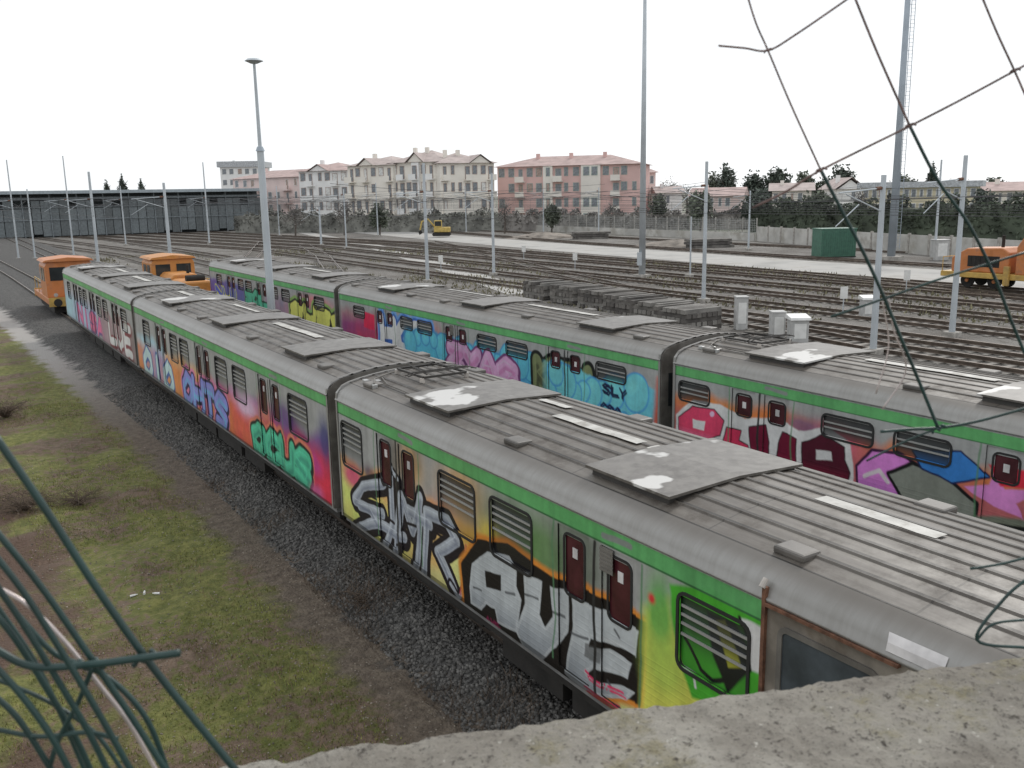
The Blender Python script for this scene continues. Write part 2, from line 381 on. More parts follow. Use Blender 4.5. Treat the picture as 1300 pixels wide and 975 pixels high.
class Canvas:
    def __init__(s, X, y0, L, res):
        s.X = X; s.res = res
        s.ys = np.linspace(y0, y0 + L, int(L / res) + 1); s.zs = np.linspace(ZB, ZT, int((ZT - ZB) / res) + 1)
        s.Y, s.Z = np.meshgrid(s.ys, s.zs, indexing='ij')
        s.Yw = s.Y + .035 * (vn(s.Y * 2.3, s.Z * 2.3, 1) - .5) * 2 + .012 * (vn(s.Y * 9, s.Z * 9, 2) - .5)
        s.Zw = s.Z + .035 * (vn(s.Y * 2.3, s.Z * 2.3, 5) - .5) * 2 + .012 * (vn(s.Y * 9, s.Z * 9, 6) - .5)
        s.C = np.zeros(s.Y.shape + (3,)) + np.array(SILVER)
    def P(s, u, v): p = pX(u, v, s.X); return (p.y, p.z)
    def win(s, pts, m):
        y = [p[0] for p in pts]; z = [p[1] for p in pts]
        i0, i1 = np.searchsorted(s.ys, [min(y) - m, max(y) + m]); j0, j1 = np.searchsorted(s.zs, [min(z) - m, max(z) + m])
        return slice(i0, i1), slice(j0, j1)
    def dist(s, pts, w_, closed=False):
        Y, Z = s.Yw[w_], s.Zw[w_]; d = np.full(Y.shape, 1e9); q = list(pts) + ([pts[0]] if closed else [])
        for a, b in zip(q[:-1], q[1:]):
            vy, vz = b[0] - a[0], b[1] - a[1]; l2 = vy * vy + vz * vz + 1e-9
            t = np.clip(((Y - a[0]) * vy + (Z - a[1]) * vz) / l2, 0, 1)
            d = np.minimum(d, np.hypot(Y - a[0] - t * vy, Z - a[1] - t * vz))
        return d
    def put(s, w_, a, c):
        a = a[..., None]; s.C[w_] = s.C[w_] * (1 - a) + np.array(c) * a
    def stroke(s, pts, wd, c, px=True, soft=None, alpha=1.):
        if px: pts = [s.P(*p) for p in pts]
        soft = soft or s.res * 1.2; w_ = s.win(pts, wd / 2 + soft * 2 + .06)
        if s.Y[w_].size == 0: return
        s.put(w_, alpha * np.clip((wd / 2 - s.dist(pts, w_)) / soft + .5, 0, 1), c)
    def sdf(s, pts, m):
        w_ = s.win(pts, m + .06)
        if s.Y[w_].size == 0: return None, None
        Y, Z = s.Yw[w_], s.Zw[w_]; ins = np.zeros(Y.shape, bool); n = len(pts)
        for i in range(n):
            a, b = pts[i], pts[(i + 1) % n]
            if abs(a[1] - b[1]) < 1e-9: continue
            cr = ((a[1] > Z) != (b[1] > Z)) & (Y < (b[0] - a[0]) * (Z - a[1]) / (b[1] - a[1]) + a[0]); ins ^= cr
        return w_, s.dist(pts, w_, True) * np.where(ins, 1, -1)
    def area(s, pts, c, soft=.03, alpha=1., px=True, grow=0.):
        if px: pts = [s.P(*p) for p in pts]
        w_, d = s.sdf(pts, soft * 2 + grow)
        if w_ is None: return
        s.put(w_, alpha * np.clip((d + grow) / soft + .5, 0, 1), c)
    def shape(s, pts, fill, out, ow, shade=None):
        s.area(pts, out, .02, grow=ow); s.area(pts, fill, .015)
        if shade:
            q = [s.P(*p) for p in pts]; zc = sum(p[1] for p in q) / len(q)
            w_, d = s.sdf(q, .05)
            if w_ is not None: s.put(w_, .7 * np.clip(d / .03, 0, 1) * np.clip((zc - s.Z[w_]) / .25, 0, 1), shade)
    def blob(s, u, v, ry, rz, c, alpha=.8):
        y, z = s.P(u, v); s.yblob(y, z, ry, rz, c, alpha)
    def yblob(s, y, z, ry, rz, c, alpha=.8):
        w_ = s.win([(y - ry * 2, z - rz * 2), (y + ry * 2, z + rz * 2)], 0)
        if s.Y[w_].size == 0: return
        r = ((s.Yw[w_] - y) / ry) ** 2 + ((s.Zw[w_] - z) / rz) ** 2
        s.put(w_, alpha * np.clip(1.4 * np.exp(-r) - .05, 0, 1), c)
    def fade(s, y0, y1, z0, z1, c0, c1, top=None, alpha=1., sy=.4, sz=.15):
        # sprayed band running along the car, colour drifting from c0 to c1, uneven top edge
        w_ = s.win([(y0, z0), (y1, z1)], .5)
        Y, Z = s.Y[w_], s.Z[w_]
        if Y.size == 0: return
        e = (fbm(Y * 1.4, Y * 0, 61, 4) - .45) * .5
        a = np.clip((Y - y0) / sy + .5, 0, 1) * np.clip((y1 - Y) / sy + .5, 0, 1) * np.clip((z1 + e - Z) / sz + .5, 0, 1) * np.clip((Z - z0) / .08 + .5, 0, 1)
        t = np.clip((Y - y0) / (y1 - y0) + (fbm(Y * 1.1, Z * 1.6, 66) - .47) * 1.2, 0, 1)[..., None]
        c = np.array(c0) * (1 - t) + np.array(c1) * t
        if top is not None:
            q = np.clip((Z - (z1 - .45)) / .4 + (fbm(Y * 1.7, Z * 2, 71) - .45), 0, 1)[..., None]; c = c * (1 - q) + np.array(top) * q
        a = (a * alpha)[..., None]; s.C[w_] = s.C[w_] * (1 - a) + c * a
    def cloud(s, y0, y1, z0, z1, fill, edge, n=9, seed=1):
        # puffy overlapping bubbles with a darker rim
        r_ = random.Random(seed)
        for k in range(n):
            y = y0 + (y1 - y0) * (k + .5) / n; z = r_.uniform(z0, z1); r = r_.uniform(.2, .42)
            s.put_disc(y, z, r + .04, edge, soft=.04); s.put_disc(y, z, r, fill, soft=.05); s.put_disc(y + r * .3, z + r * .3, r * .35, tuple(min(.9, q * 1.3) for q in fill), soft=.14, alpha=.6)
    def put_disc(s, y, z, r, c, soft=.02, alpha=1.):
        w_ = s.win([(y - r, z - r), (y + r, z + r)], .1)
        if s.Y[w_].size == 0: return
        d = r - np.hypot(s.Yw[w_] - y, s.Zw[w_] - z); s.put(w_, alpha * np.clip(d / soft + .5, 0, 1), c)
    def piece(s, strokes, wd, fill, out, ow=.05, outer=None, shade=None, px=True):
        S = [[s.P(*p) for p in q] if px else q for q in strokes]
        if outer:
            for q in S: s.stroke(q, wd + ow * 4.4, outer, False, soft=.06)
        for q in S: s.stroke([(a - .04, b - .04) for a, b in q], wd + ow * 2, out, False)
        for q in S: s.stroke(q, wd + ow * 2, out, False)
        for q in S: s.stroke(q, wd, fill, False)
        if shade:
            for q in S: s.stroke([(a - .01, b - wd * .24) for a, b in q], wd * .34, shade, False, soft=.06, alpha=.75)
            for q in S: s.stroke([(a + wd * .2, b + wd * .22) for a, b in q], wd * .1, tuple(min(.85, k * 1.35) for k in fill), False, alpha=.7)
    def word(s, txt, u0, v0, u1, v1, fill, out, wd=None, ow=.04, outer=None, shade=None, gap=.28):
        yl, zt = s.P(u0, v0); yr, zb = s.P(u1, v1); n = len(txt); st = []
        cw = (yr - yl) / (n + (n - 1) * gap)
        wd = wd or (zt - zb) * .2
        for i, ch in enumerate(txt):
            a = yl + i * cw * (1 + gap); dz = random.uniform(-.05, .05) * (zt - zb)
            for q in LET[ch]: st.append([(a + cw * x, zb + (zt - zb) * y + dz + wd * .0) for x, y in q])
        s.piece(st, wd, fill, out, ow, outer, shade, px=False)
    def stripe(s):
        g = L_(84, 156, 92, 1.55)
        m = (s.zs > 2.975) & (s.zs < 3.15); s.C[:, m] = s.C[:, m] * .05 + np.array(g) * .95
        m = (s.zs > 2.955) & (s.zs < 2.975); s.C[:, m] = np.array(L_(55, 104, 64, 1.4))
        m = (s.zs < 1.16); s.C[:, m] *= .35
    def grime(s, k=.36):
        g = fbm(s.Y * 2.5, s.Z * .5, 21); v = fbm(s.Y * 14, s.Z * .7, 23, 3)
        top = np.clip((s.Z - 2.2) / 1.0, 0, 1)
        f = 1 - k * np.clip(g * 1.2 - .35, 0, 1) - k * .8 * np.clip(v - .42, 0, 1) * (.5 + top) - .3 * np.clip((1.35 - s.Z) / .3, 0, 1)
        s.C *= f[..., None]
G = 1.7
def C_(r, g, b): return L_(r, g, b, G)

def paint_t1c1(c):
    c.fade(-2, 14.75, 1.1, 2.25, C_(222, 190, 110), C_(214, 196, 130), top=C_(208, 150, 96), alpha=.95)
    c.fade(11.0, 14.75, 1.1, 2.2, C_(214, 150, 92), C_(180, 190, 96), top=C_(206, 130, 90), alpha=.8)
    c.blob(448, 604, .4, .2, C_(205, 60, 110), .85); c.blob(470, 600, .25, .12, C_(80, 40, 60), .7); c.blob(520, 592, .4, .35, C_(220, 150, 90), .75)
    c.blob(496, 580, .3, .35, C_(74, 68, 60), .65); c.blob(528, 582, .2, .3, C_(90, 80, 70), .5); c.blob(585, 628, .6, .4, C_(222, 150, 92), .75); c.blob(560, 655, .4, .25, C_(226, 120, 90), .5)
    c.blob(650, 680, .7, .5, C_(70, 104, 56), .75); c.blob(690, 705, .5, .4, C_(84, 122, 66), .8)
    c.blob(735, 715, .5, .6, C_(76, 88, 70), .65); c.blob(600, 690, .4, .2, C_(236, 150, 60), .7); c.blob(620, 680, .25, .2, C_(240, 170, 70), .8)
    c.area([(540, 720), (600, 740), (640, 800), (560, 780)], C_(232, 190, 130), .15, .7)
    # first silver piece: tangled, interlocked letters with arrows, thick black outline
    blk = C_(22, 16, 24); sil = C_(150, 156, 164); shd = C_(100, 106, 122)
    pc = [[(486, 612), (460, 616), (450, 634), (470, 648), (478, 664), (452, 672)], [(456, 642), (484, 652)],
          [(494, 602), (498, 664), (488, 694)], [(478, 664), (512, 682)], [(502, 706), (508, 630), (521, 672), (534, 632), (528, 722)],
          [(538, 732), (542, 650), (568, 664), (580, 688), (556, 700), (576, 746)], [(516, 646), (546, 664)]]
    c.piece(pc, .19, sil, blk, .085, shade=shd)
    for q in ([(484, 606), (494, 592), (504, 608)], [(442, 672), (446, 688), (460, 682)], [(572, 742), (582, 758), (592, 740)]): c.piece([q], .07, sil, blk, .05)
    for q in ([(466, 628), (478, 634)], [(514, 662), (526, 666)], [(552, 674), (562, 682)], [(490, 656), (500, 664)], [(504, 690), (510, 692)]): c.stroke(q, .045, blk)
    c.stroke([(440, 684), (466, 702), (500, 726), (530, 748), (566, 770)], .05, C_(150, 50, 84), alpha=.8)
    c.stroke([(592, 694), (588, 722), (584, 752)], .05, C_(176, 60, 80), alpha=.7)
    # second silver piece, block letters packed on one heavy black slab
    slab = [(586, 718), (606, 688), (642, 692), (662, 706), (700, 732), (722, 744), (764, 762), (820, 792), (814, 893), (766, 882), (704, 856), (676, 850), (646, 820), (592, 782)]
    c.area(slab, C_(228, 120, 48), .06, grow=.09); c.area(slab, C_(20, 16, 16), .02, grow=.02)
    sv = C_(162, 167, 170); sh = C_(112, 118, 126)
    for pl in ([(596, 744), (600, 714), (618, 700), (644, 706), (656, 724), (656, 744), (662, 762), (658, 802), (632, 792), (628, 774), (618, 768), (612, 776), (598, 766)],
               [(664, 724), (688, 736), (684, 782), (692, 798), (700, 782), (698, 742), (722, 752), (718, 800), (708, 826), (690, 842), (666, 826), (656, 800), (666, 768)],
               [(726, 762), (772, 776), (812, 802), (808, 836), (766, 816), (750, 810), (746, 820), (774, 826), (802, 846), (796, 866), (754, 846), (744, 854), (762, 864), (806, 882), (794, 893), (744, 876), (718, 856), (722, 812)]):
        c.area(pl, sv, .012)
        q = [c.P(*p) for p in pl]; w_, d = c.sdf(q, .05); zc = sum(p[1] for p in q) / len(q)
        c.put(w_, .6 * np.clip(d / .05, 0, 1) * np.clip((zc - .02 - c.Z[w_]) / .3, 0, 1), sh)
        c.put(w_, .35 * np.clip(1 - np.abs(d - .035) / .012, 0, 1) * (d > 0), C_(214, 216, 220))
    c.area([(616, 722), (636, 728), (636, 748), (618, 744)], C_(20, 16, 16), .012)
    for a, b in (((602, 746), (612, 750)), ((642, 750), (654, 754)), ((666, 756), (682, 762)), ((700, 776), (714, 782)), ((722, 800), (744, 810)), ((780, 802), (786, 812)), ((770, 864), (774, 872))):
        c.stroke([a, b], .035, C_(60, 62, 66), alpha=.8)
    c.area([(740, 814), (764, 824), (762, 842), (740, 832)], C_(60, 60, 60), .02, .7)
    c.word('VMNZ', 598, 774, 614, 790, C_(220, 40, 110), C_(220, 40, 110), .018, .001)
    c.word('AVE', 618, 782, 633, 800, C_(220, 40, 110), C_(220, 40, 110), .018, .001)
    c.word('DSNICHL', 743, 852, 790, 884, C_(225, 50, 90), C_(225, 50, 90), .02, .001)
    c.word('VDMONE', 743, 870, 786, 900, C_(225, 50, 90), C_(225, 50, 90), .02, .001)
    # right part
    c.area([(818, 770), (850, 760), (862, 815), (900, 890), (860, 960), (815, 930)], C_(224, 190, 84), .15)
    c.blob(838, 780, .2, .4, C_(88, 156, 74), .9); c.blob(828, 758, .05, .05, C_(210, 40, 50), .95); c.blob(845, 850, .3, .3, C_(150, 180, 80), .7)
    c.area([(852, 742), (905, 750), (975, 790), (975, 880), (930, 900), (880, 890), (858, 840)], C_(64, 150, 44), .04)
    c.area([(895, 775), (930, 790), (955, 850), (920, 880), (900, 830)], C_(14, 18, 12), .03)
    c.area([(905, 785), (918, 786), (938, 850), (920, 846)], C_(235, 205, 60), .02)
    c.stroke([(866, 812), (884, 850), (900, 862), (925, 862)], .05, C_(14, 18, 12)); c.stroke([(862, 850), (878, 858), (882, 874)], .03, C_(230, 230, 220))
    c.area([(940, 785), (970, 798), (974, 860), (950, 850)], C_(226, 200, 204), .03); c.stroke([(940, 785), (950, 850)], .04, C_(20, 20, 20))
def paint_t1c2(c):
    c.fade(15.1, 19.8, 1.1, 2.35, C_(190, 44, 66), C_(160, 50, 80), top=C_(110, 80, 130), sz=.25)
    c.fade(19.4, 23.5, 1.1, 2.3, C_(186, 62, 70), C_(214, 110, 60), top=C_(170, 110, 150), sz=.25)
    c.fade(23.0, 29.0, 1.1, 2.25, C_(212, 110, 58), C_(206, 130, 76), top=C_(190, 150, 110), sz=.25)
    c.fade(28.5, 32.7, 1.1, 2.3, C_(150, 130, 160), C_(206, 120, 70), top=C_(150, 180, 210), sz=.25)
    c.word('OIO', 182, 444, 221, 500, C_(168, 202, 228), C_(50, 84, 140), .3, .07)
    c.word('OHTS', 232, 474, 289, 546, C_(120, 124, 196), C_(30, 26, 60), .32, .07, outer=C_(190, 110, 150), shade=C_(96, 160, 206))
    c.blob(312, 515, .8, .25, C_(220, 170, 190), .8); c.blob(360, 528, .7, .25, C_(96, 70, 120), .85); c.blob(335, 520, .4, .3, C_(226, 120, 90), .7)
    c.blob(412, 560, .3, .4, C_(52, 54, 104), .85); c.blob(400, 590, .3, .2, C_(170, 60, 130), .8)
    c.word('OCUS', 321, 538, 394, 618, C_(72, 172, 136), C_(20, 34, 32), .32, .07, outer=C_(206, 110, 90), shade=C_(50, 130, 110))
    c.blob(402, 625, .3, .15, C_(230, 90, 140), .9)
def paint_t1c3(c):
    c.fade(41, 50.5, 1.1, 2.5, C_(150, 156, 190), C_(140, 180, 200), top=C_(150, 150, 160), alpha=.8)
    c.word('NISA', 98, 388, 132, 428, C_(206, 90, 130), C_(90, 60, 120), .28, .07)
    c.fade(33, 40, 1.1, 2.4, C_(120, 96, 96), C_(150, 120, 130), alpha=.75)
    c.word('LUE', 137, 402, 168, 452, C_(190, 190, 188), C_(110, 40, 50), .3, .08)
def paint_t2c1(c):
    W_ = C_(244, 238, 238)
    c.fade(-4, 13.9, 1.1, 2.62, C_(150, 84, 96), C_(170, 90, 84), top=C_(206, 112, 66), sz=.2)
    c.blob(905, 520, .8, .2, C_(226, 120, 60), .85); c.blob(990, 535, .7, .2, C_(220, 110, 60), .8); c.blob(1060, 560, .6, .25, C_(210, 90, 120), .75); c.blob(1020, 540, .4, .15, C_(90, 80, 120), .7)
    c.area([(852, 575), (960, 605), (1090, 650), (1090, 720), (852, 640)], C_(192, 22, 40), .06)
    # one thick white halo behind all the bubble letters
    c.area([(858, 524), (880, 508), (912, 512), (945, 532), (985, 530), (1015, 546), (1050, 544), (1078, 562), (1084, 606), (1076, 636), (1040, 638), (1000, 624), (958, 608), (918, 596), (858, 586)], W_, .03)
    pk = C_(206, 60, 92); ps = C_(236, 130, 160); lw = C_(30, 10, 22)
    c.shape([(862, 528), (880, 516), (906, 520), (918, 534), (914, 552), (898, 558), (896, 590), (862, 582)], pk, lw, .022, ps)
    c.area([(880, 530), (896, 534), (894, 546), (880, 542)], W_, .02)
    c.shape([(922, 542), (940, 546), (936, 558), (948, 564), (950, 598), (920, 592), (916, 566)], C_(196, 50, 84), lw, .022, ps)
    for a in ((870, 560), (888, 570), (930, 576), (904, 526), (940, 584)): c.put_disc(*c.P(*a), .06, C_(240, 160, 185))
    c.shape([(952, 542), (972, 540), (976, 562), (974, 582), (984, 586), (990, 562), (994, 550), (1012, 558), (1010, 590), (998, 616), (966, 606), (952, 584)], C_(96, 14, 42), lw, .022, C_(150, 34, 70))
    c.shape([(1020, 562), (1046, 554), (1070, 568), (1070, 584), (1078, 600), (1072, 626), (1046, 630), (1018, 614)], C_(70, 14, 34), lw, .022, C_(130, 26, 56))
    c.area([(1036, 572), (1054, 575), (1056, 586), (1036, 584)], W_, .02); c.area([(1038, 598), (1060, 602), (1058, 614), (1038, 610)], W_, .02)
    c.shape([(1088, 592), (1108, 574), (1140, 576), (1162, 590), (1140, 602), (1146, 630), (1110, 646), (1112, 620), (1092, 622)], C_(200, 116, 186), C_(50, 20, 50), .05, C_(150, 90, 160))
    c.stroke([(1098, 604), (1116, 596), (1126, 612)], .07, C_(190, 180, 186))
    c.shape([(1128, 600), (1160, 590), (1200, 608), (1240, 640), (1230, 690), (1160, 662)], C_(116, 120, 112), C_(14, 14, 16), .06)
    c.shape([(1160, 574), (1220, 576), (1255, 606), (1210, 614), (1172, 594)], C_(48, 110, 176), C_(20, 30, 70), .03)
    c.area([(1226, 618), (1256, 616), (1262, 600), (1276, 622), (1330, 622), (1290, 640), (1300, 660), (1262, 644)], C_(240, 120, 180), .02)
    c.area([(1255, 590), (1330, 600), (1330, 622), (1270, 618)], C_(210, 40, 60), .03)
    c.area([(1160, 650), (1330, 662), (1330, 740), (1200, 700)], C_(100, 104, 92), .05)
    c.stroke([(1180, 660), (1240, 668), (1300, 672)], .07, C_(20, 22, 20))
def paint_t2c2(c):
    c.fade(26, 31.6, 1.1, 2.65, C_(176, 50, 72), C_(130, 60, 110), top=C_(150, 110, 116), sz=.3)
    c.area([(462, 396), (475, 400), (475, 420), (462, 416)], C_(210, 30, 70), .05); c.blob(540, 430, .9, .5, C_(206, 60, 60), .85)
    c.word('HOE', 484, 404, 546, 456, C_(190, 218, 236), C_(50, 90, 160), .4, .08, outer=C_(96, 140, 196))
    c.fade(18.6, 26.3, 1.1, 2.62, C_(76, 150, 190), C_(80, 166, 204), top=C_(66, 140, 176), sz=.12)
    c.cloud(18.8, 26.2, 2.1, 2.45, C_(86, 168, 208), C_(54, 120, 168), 14, 5)
    c.word('ZYAG', 570, 442, 652, 488, C_(206, 146, 182), C_(104, 54, 104), .42, .07, shade=C_(176, 110, 156))
    c.word('KEN', 682, 460, 746, 512, C_(104, 112, 78), C_(14, 16, 14), .42, .1, shade=C_(56, 60, 44))
    c.fade(14.3, 18.4, 1.1, 2.6, C_(96, 172, 214), C_(104, 182, 220), sz=.06)
    c.cloud(14.8, 18.2, 1.6, 2.4, C_(104, 182, 220), C_(64, 136, 190), 9, 2)
    c.word('SLY', 766, 488, 794, 506, C_(20, 24, 60), C_(20, 24, 60), .035, .006); c.word('CSC', 764, 512, 786, 530, C_(20, 24, 70), C_(20, 24, 70), .035, .006)
    c.area([(835, 480), (856, 486), (856, 580), (828, 560)], C_(180, 90, 76), .12)
def paint_t2c3(c):
    c.fade(32, 40.5, 1.1, 2.7, C_(160, 110, 120), C_(130, 120, 140), top=C_(150, 140, 140), sz=.3)
    c.fade(43.5, 50, 1.1, 2.6, C_(80, 90, 140), C_(90, 60, 140), sz=.2); c.word('NUI', 274, 364, 304, 384, C_(60, 80, 170), C_(200, 190, 60), .24, .06)
    c.word('SOL', 312, 368, 338, 390, C_(70, 160, 130), C_(24, 50, 40), .3, .08)
    c.blob(400, 385, 1.6, .25, C_(190, 100, 110), .8)
    c.word('SUSO', 370, 386, 438, 420, C_(190, 196, 96), C_(16, 20, 16), .34, .1, outer=C_(120, 150, 80))

# ---------------------------------------------------------------- train materials
def paint_mat():
    m = bpy.data.materials.new('painted_aluminium'); m.use_nodes = True; k = N(m)
    at = k.n('ShaderNodeAttribute', attribute_name='Col').outputs['Color']
    tc = k.n('ShaderNodeTexCoord').outputs['Object']; sx = k.n('ShaderNodeSeparateXYZ'); k.l(tc, sx.inputs[0])
    f = k.ramp(k.noise(tc, 6, 8, .7), .3, .7, .86, 1.05)
    c = k.mix(1.0, at, k.mix(0., f, f), 'MULTIPLY'); k.l(c, k.b.inputs['Base Color'])
    rib = k.math('SINE', k.math('MULTIPLY', sx.outputs[2], 2 * math.pi / .075))
    rib = k.math('POWER', k.math('MAXIMUM', rib, 0), 3)
    mask = k.math('MULTIPLY', k.ramp(sx.outputs[2], 1.2, 1.22), k.ramp(sx.outputs[2], 2.0, 2.02, 1., 0.))
    h = k.math('ADD', k.math('MULTIPLY', rib, mask), k.math('MULTIPLY', k.noise(tc, 2.5, 3), .5))
    k.bump(h, .22, .007); k.b.inputs['Roughness'].default_value = .42; k.b.inputs['Metallic'].default_value = .12
    return m
MPAINT = paint_mat()
def roof_mat():
    m = bpy.data.materials.new('weathered_roof'); m.use_nodes = True; k = N(m)
    tc = k.n('ShaderNodeTexCoord').outputs['Object']; sx = k.n('ShaderNodeSeparateXYZ'); k.l(tc, sx.inputs[0])
    mp = k.n('ShaderNodeMapping'); mp.inputs['Scale'].default_value = (6, .5, 1); k.l(tc, mp.inputs[0])
    a = k.noise(mp.outputs[0], 1.5, 8, .65); b = k.noise(tc, 2.2, 8, .7)
    c = k.mix(k.ramp(a, .3, .7), (.08, .069, .059), (.155, .14, .122)); c = k.mix(k.ramp(b, .48, .7), c, (.062, .05, .04))
    c = k.mix(k.math('MULTIPLY', k.ramp(a, .66, .74), .3), c, (.36, .34, .31))
    fr = k.math('FRACT', k.math('DIVIDE', k.math('ADD', sx.outputs[0], 1.17), .234))
    ln = k.math('GREATER_THAN', k.math('ABSOLUTE', k.math('SUBTRACT', fr, .5)), .43)
    c = k.mix(k.math('MULTIPLY', ln, .85), c, (.016, .014, .012))
    fy = k.math('FRACT', k.math('DIVIDE', sx.outputs[1], 2.19)); ly = k.math('LESS_THAN', fy, .01)
    c = k.mix(k.math('MULTIPLY', ly, .6), c, (.03, .026, .022))
    k.l(c, k.b.inputs['Base Color']); k.l(k.ramp(b, .3, .7, .42, .62), k.b.inputs['Roughness']); k.bump(b, .25, .01)
    return m
MROOF = roof_mat()
def shoulder_mat():
    m = bpy.data.materials.new('silver_shoulder'); m.use_nodes = True; k = N(m)
    tc = k.n('ShaderNodeTexCoord').outputs['Object']; sx = k.n('ShaderNodeSeparateXYZ'); k.l(tc, sx.inputs[0])
    mp = k.n('ShaderNodeMapping'); mp.inputs['Scale'].default_value = (1, 6, .5); k.l(tc, mp.inputs[0])
    a = k.noise(mp.outputs[0], 2.2, 8, .7); b = k.noise(tc, .8, 4)
    c = k.mix(k.ramp(a, .3, .75), (.32, .315, .302), (.265, .258, .243)); c = k.mix(k.ramp(b, .4, .7, 0, .35), c, (.17, .158, .14))
    c = k.mix(k.ramp(sx.outputs[2], 3.33, 3.44, 0, .75), c, (.1, .087, .073))
    k.l(c, k.b.inputs['Base Color']); k.b.inputs['Roughness'].default_value = .4; k.b.inputs['Metallic'].default_value = .2
    return m
MSHO = shoulder_mat()
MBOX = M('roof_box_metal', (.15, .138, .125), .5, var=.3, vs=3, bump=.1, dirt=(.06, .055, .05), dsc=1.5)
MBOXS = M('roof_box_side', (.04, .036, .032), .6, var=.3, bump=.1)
def blotch_mat():
    m = bpy.data.materials.new('blotched_cover'); m.use_nodes = True; k = N(m)
    tc = k.n('ShaderNodeTexCoord').outputs['Object']
    a = k.noise(tc, .95, 4, .5); b = k.noise(tc, 7, 6, .6); d = k.noise(tc, 3, 7, .7)
    c = k.mix(k.ramp(b, .3, .7), (.1, .09, .08), (.16, .148, .132)); c = k.mix(k.ramp(d, .5, .7), c, (.065, .056, .047))
    c = k.mix(k.ramp(a, .59, .625), c, (.54, .53, .51))
    k.l(c, k.b.inputs['Base Color']); k.b.inputs['Roughness'].default_value = .42; return m
MCOV = blotch_mat()
MWHT = M('white_patch', (.5, .49, .46), .6, var=.25, vs=3, bump=.05, dirt=(.22, .2, .17), dsc=4)
MRUB = M('black_rubber', (.02, .02, .02), .6, var=.1, bump=0)
MGLS = M('dark_window', (.035, .04, .042), .12, var=.3, vs=1, bump=0)
MGLC = M('blue_grey_cab_window', (.07, .085, .1), .15, var=.4, vs=2, bump=0)
MGLR = M('dark_red_window', (.075, .018, .024), .2, var=.4, vs=3, bump=0)
MALU = M('window_alu', (.42, .42, .41), .4, metal=.3, var=.1, bump=0)
MDRK = M('underframe_dark', (.022, .02, .018), .8, var=.4, bump=.3)
MEND = M('car_end_grey', (.16, .15, .135), .6, var=.3, vs=3, bump=.1, dirt=(.07, .06, .05))
MCAB2 = M('cab_grey_brown', (.23, .205, .175), .55, var=.35, vs=3, bump=.1, dirt=(.12, .09, .065), dsc=2)
MRST = M('rusty_iron', (.17, .08, .048), .8, var=.5, vs=12, bump=.4, bs=60, bd=.004)
MINS = M('insulator', (.5, .46, .42), .35, bump=0)
MCOR = M('body_core', (.2, .2, .2), .7, bump=0)

def rzf(x): return 3.455 + .13 * (1 - (x / 1.17) ** 2)
def rrect(y0, y1, z0, z1, r, n=4):
    out = []
    for cy, cz, a0 in ((y1 - r, z1 - r, 0), (y0 + r, z1 - r, 90), (y0 + r, z0 + r, 180), (y1 - r, z0 + r, 270)):
        for i in range(n + 1):
            a = math.radians(a0 + 90 * i / n); out.append((cy + r * math.cos(a), cz + r * math.sin(a)))
    return out
def ring(y0, y1, z0, z1, r, t, xo, xi):
    mb = MB(); O = rrect(y0, y1, z0, z1, r); I = rrect(y0 + t, y1 - t, z0 + t, z1 - t, max(.01, r - t)); n = len(O)
    vs = [(xo, *p) for p in O] + [(xo, *p) for p in I] + [(xi, *p) for p in I] + [(xi, *p) for p in O]
    fs = []
    for a, b in ((0, n), (n, 2 * n), (3 * n, 0)):
        fs += [(a + i, a + (i + 1) % n, b + (i + 1) % n, b + i) for i in range(n)]
    return mb.add(vs, fs)
def sub_grid(c, cm, x, y0, parent, name, mat, colmul=None):
    ny, nz = len(c.ys), len(c.zs)
    i, j = np.nonzero(cm); a = i * nz + j
    F = np.stack([a, a + 1, a + nz + 1, a + nz], 1)
    used, inv = np.unique(F, return_inverse=True)
    Y = c.Y.ravel()[used] - y0; Z = c.Z.ravel()[used]; C = c.C.reshape(-1, 3)[used]
    return npmesh(name, np.stack([np.full(len(Y), x), Y, Z], 1), inv.reshape(F.shape), mat, parent, np.clip(C, 0, .9))

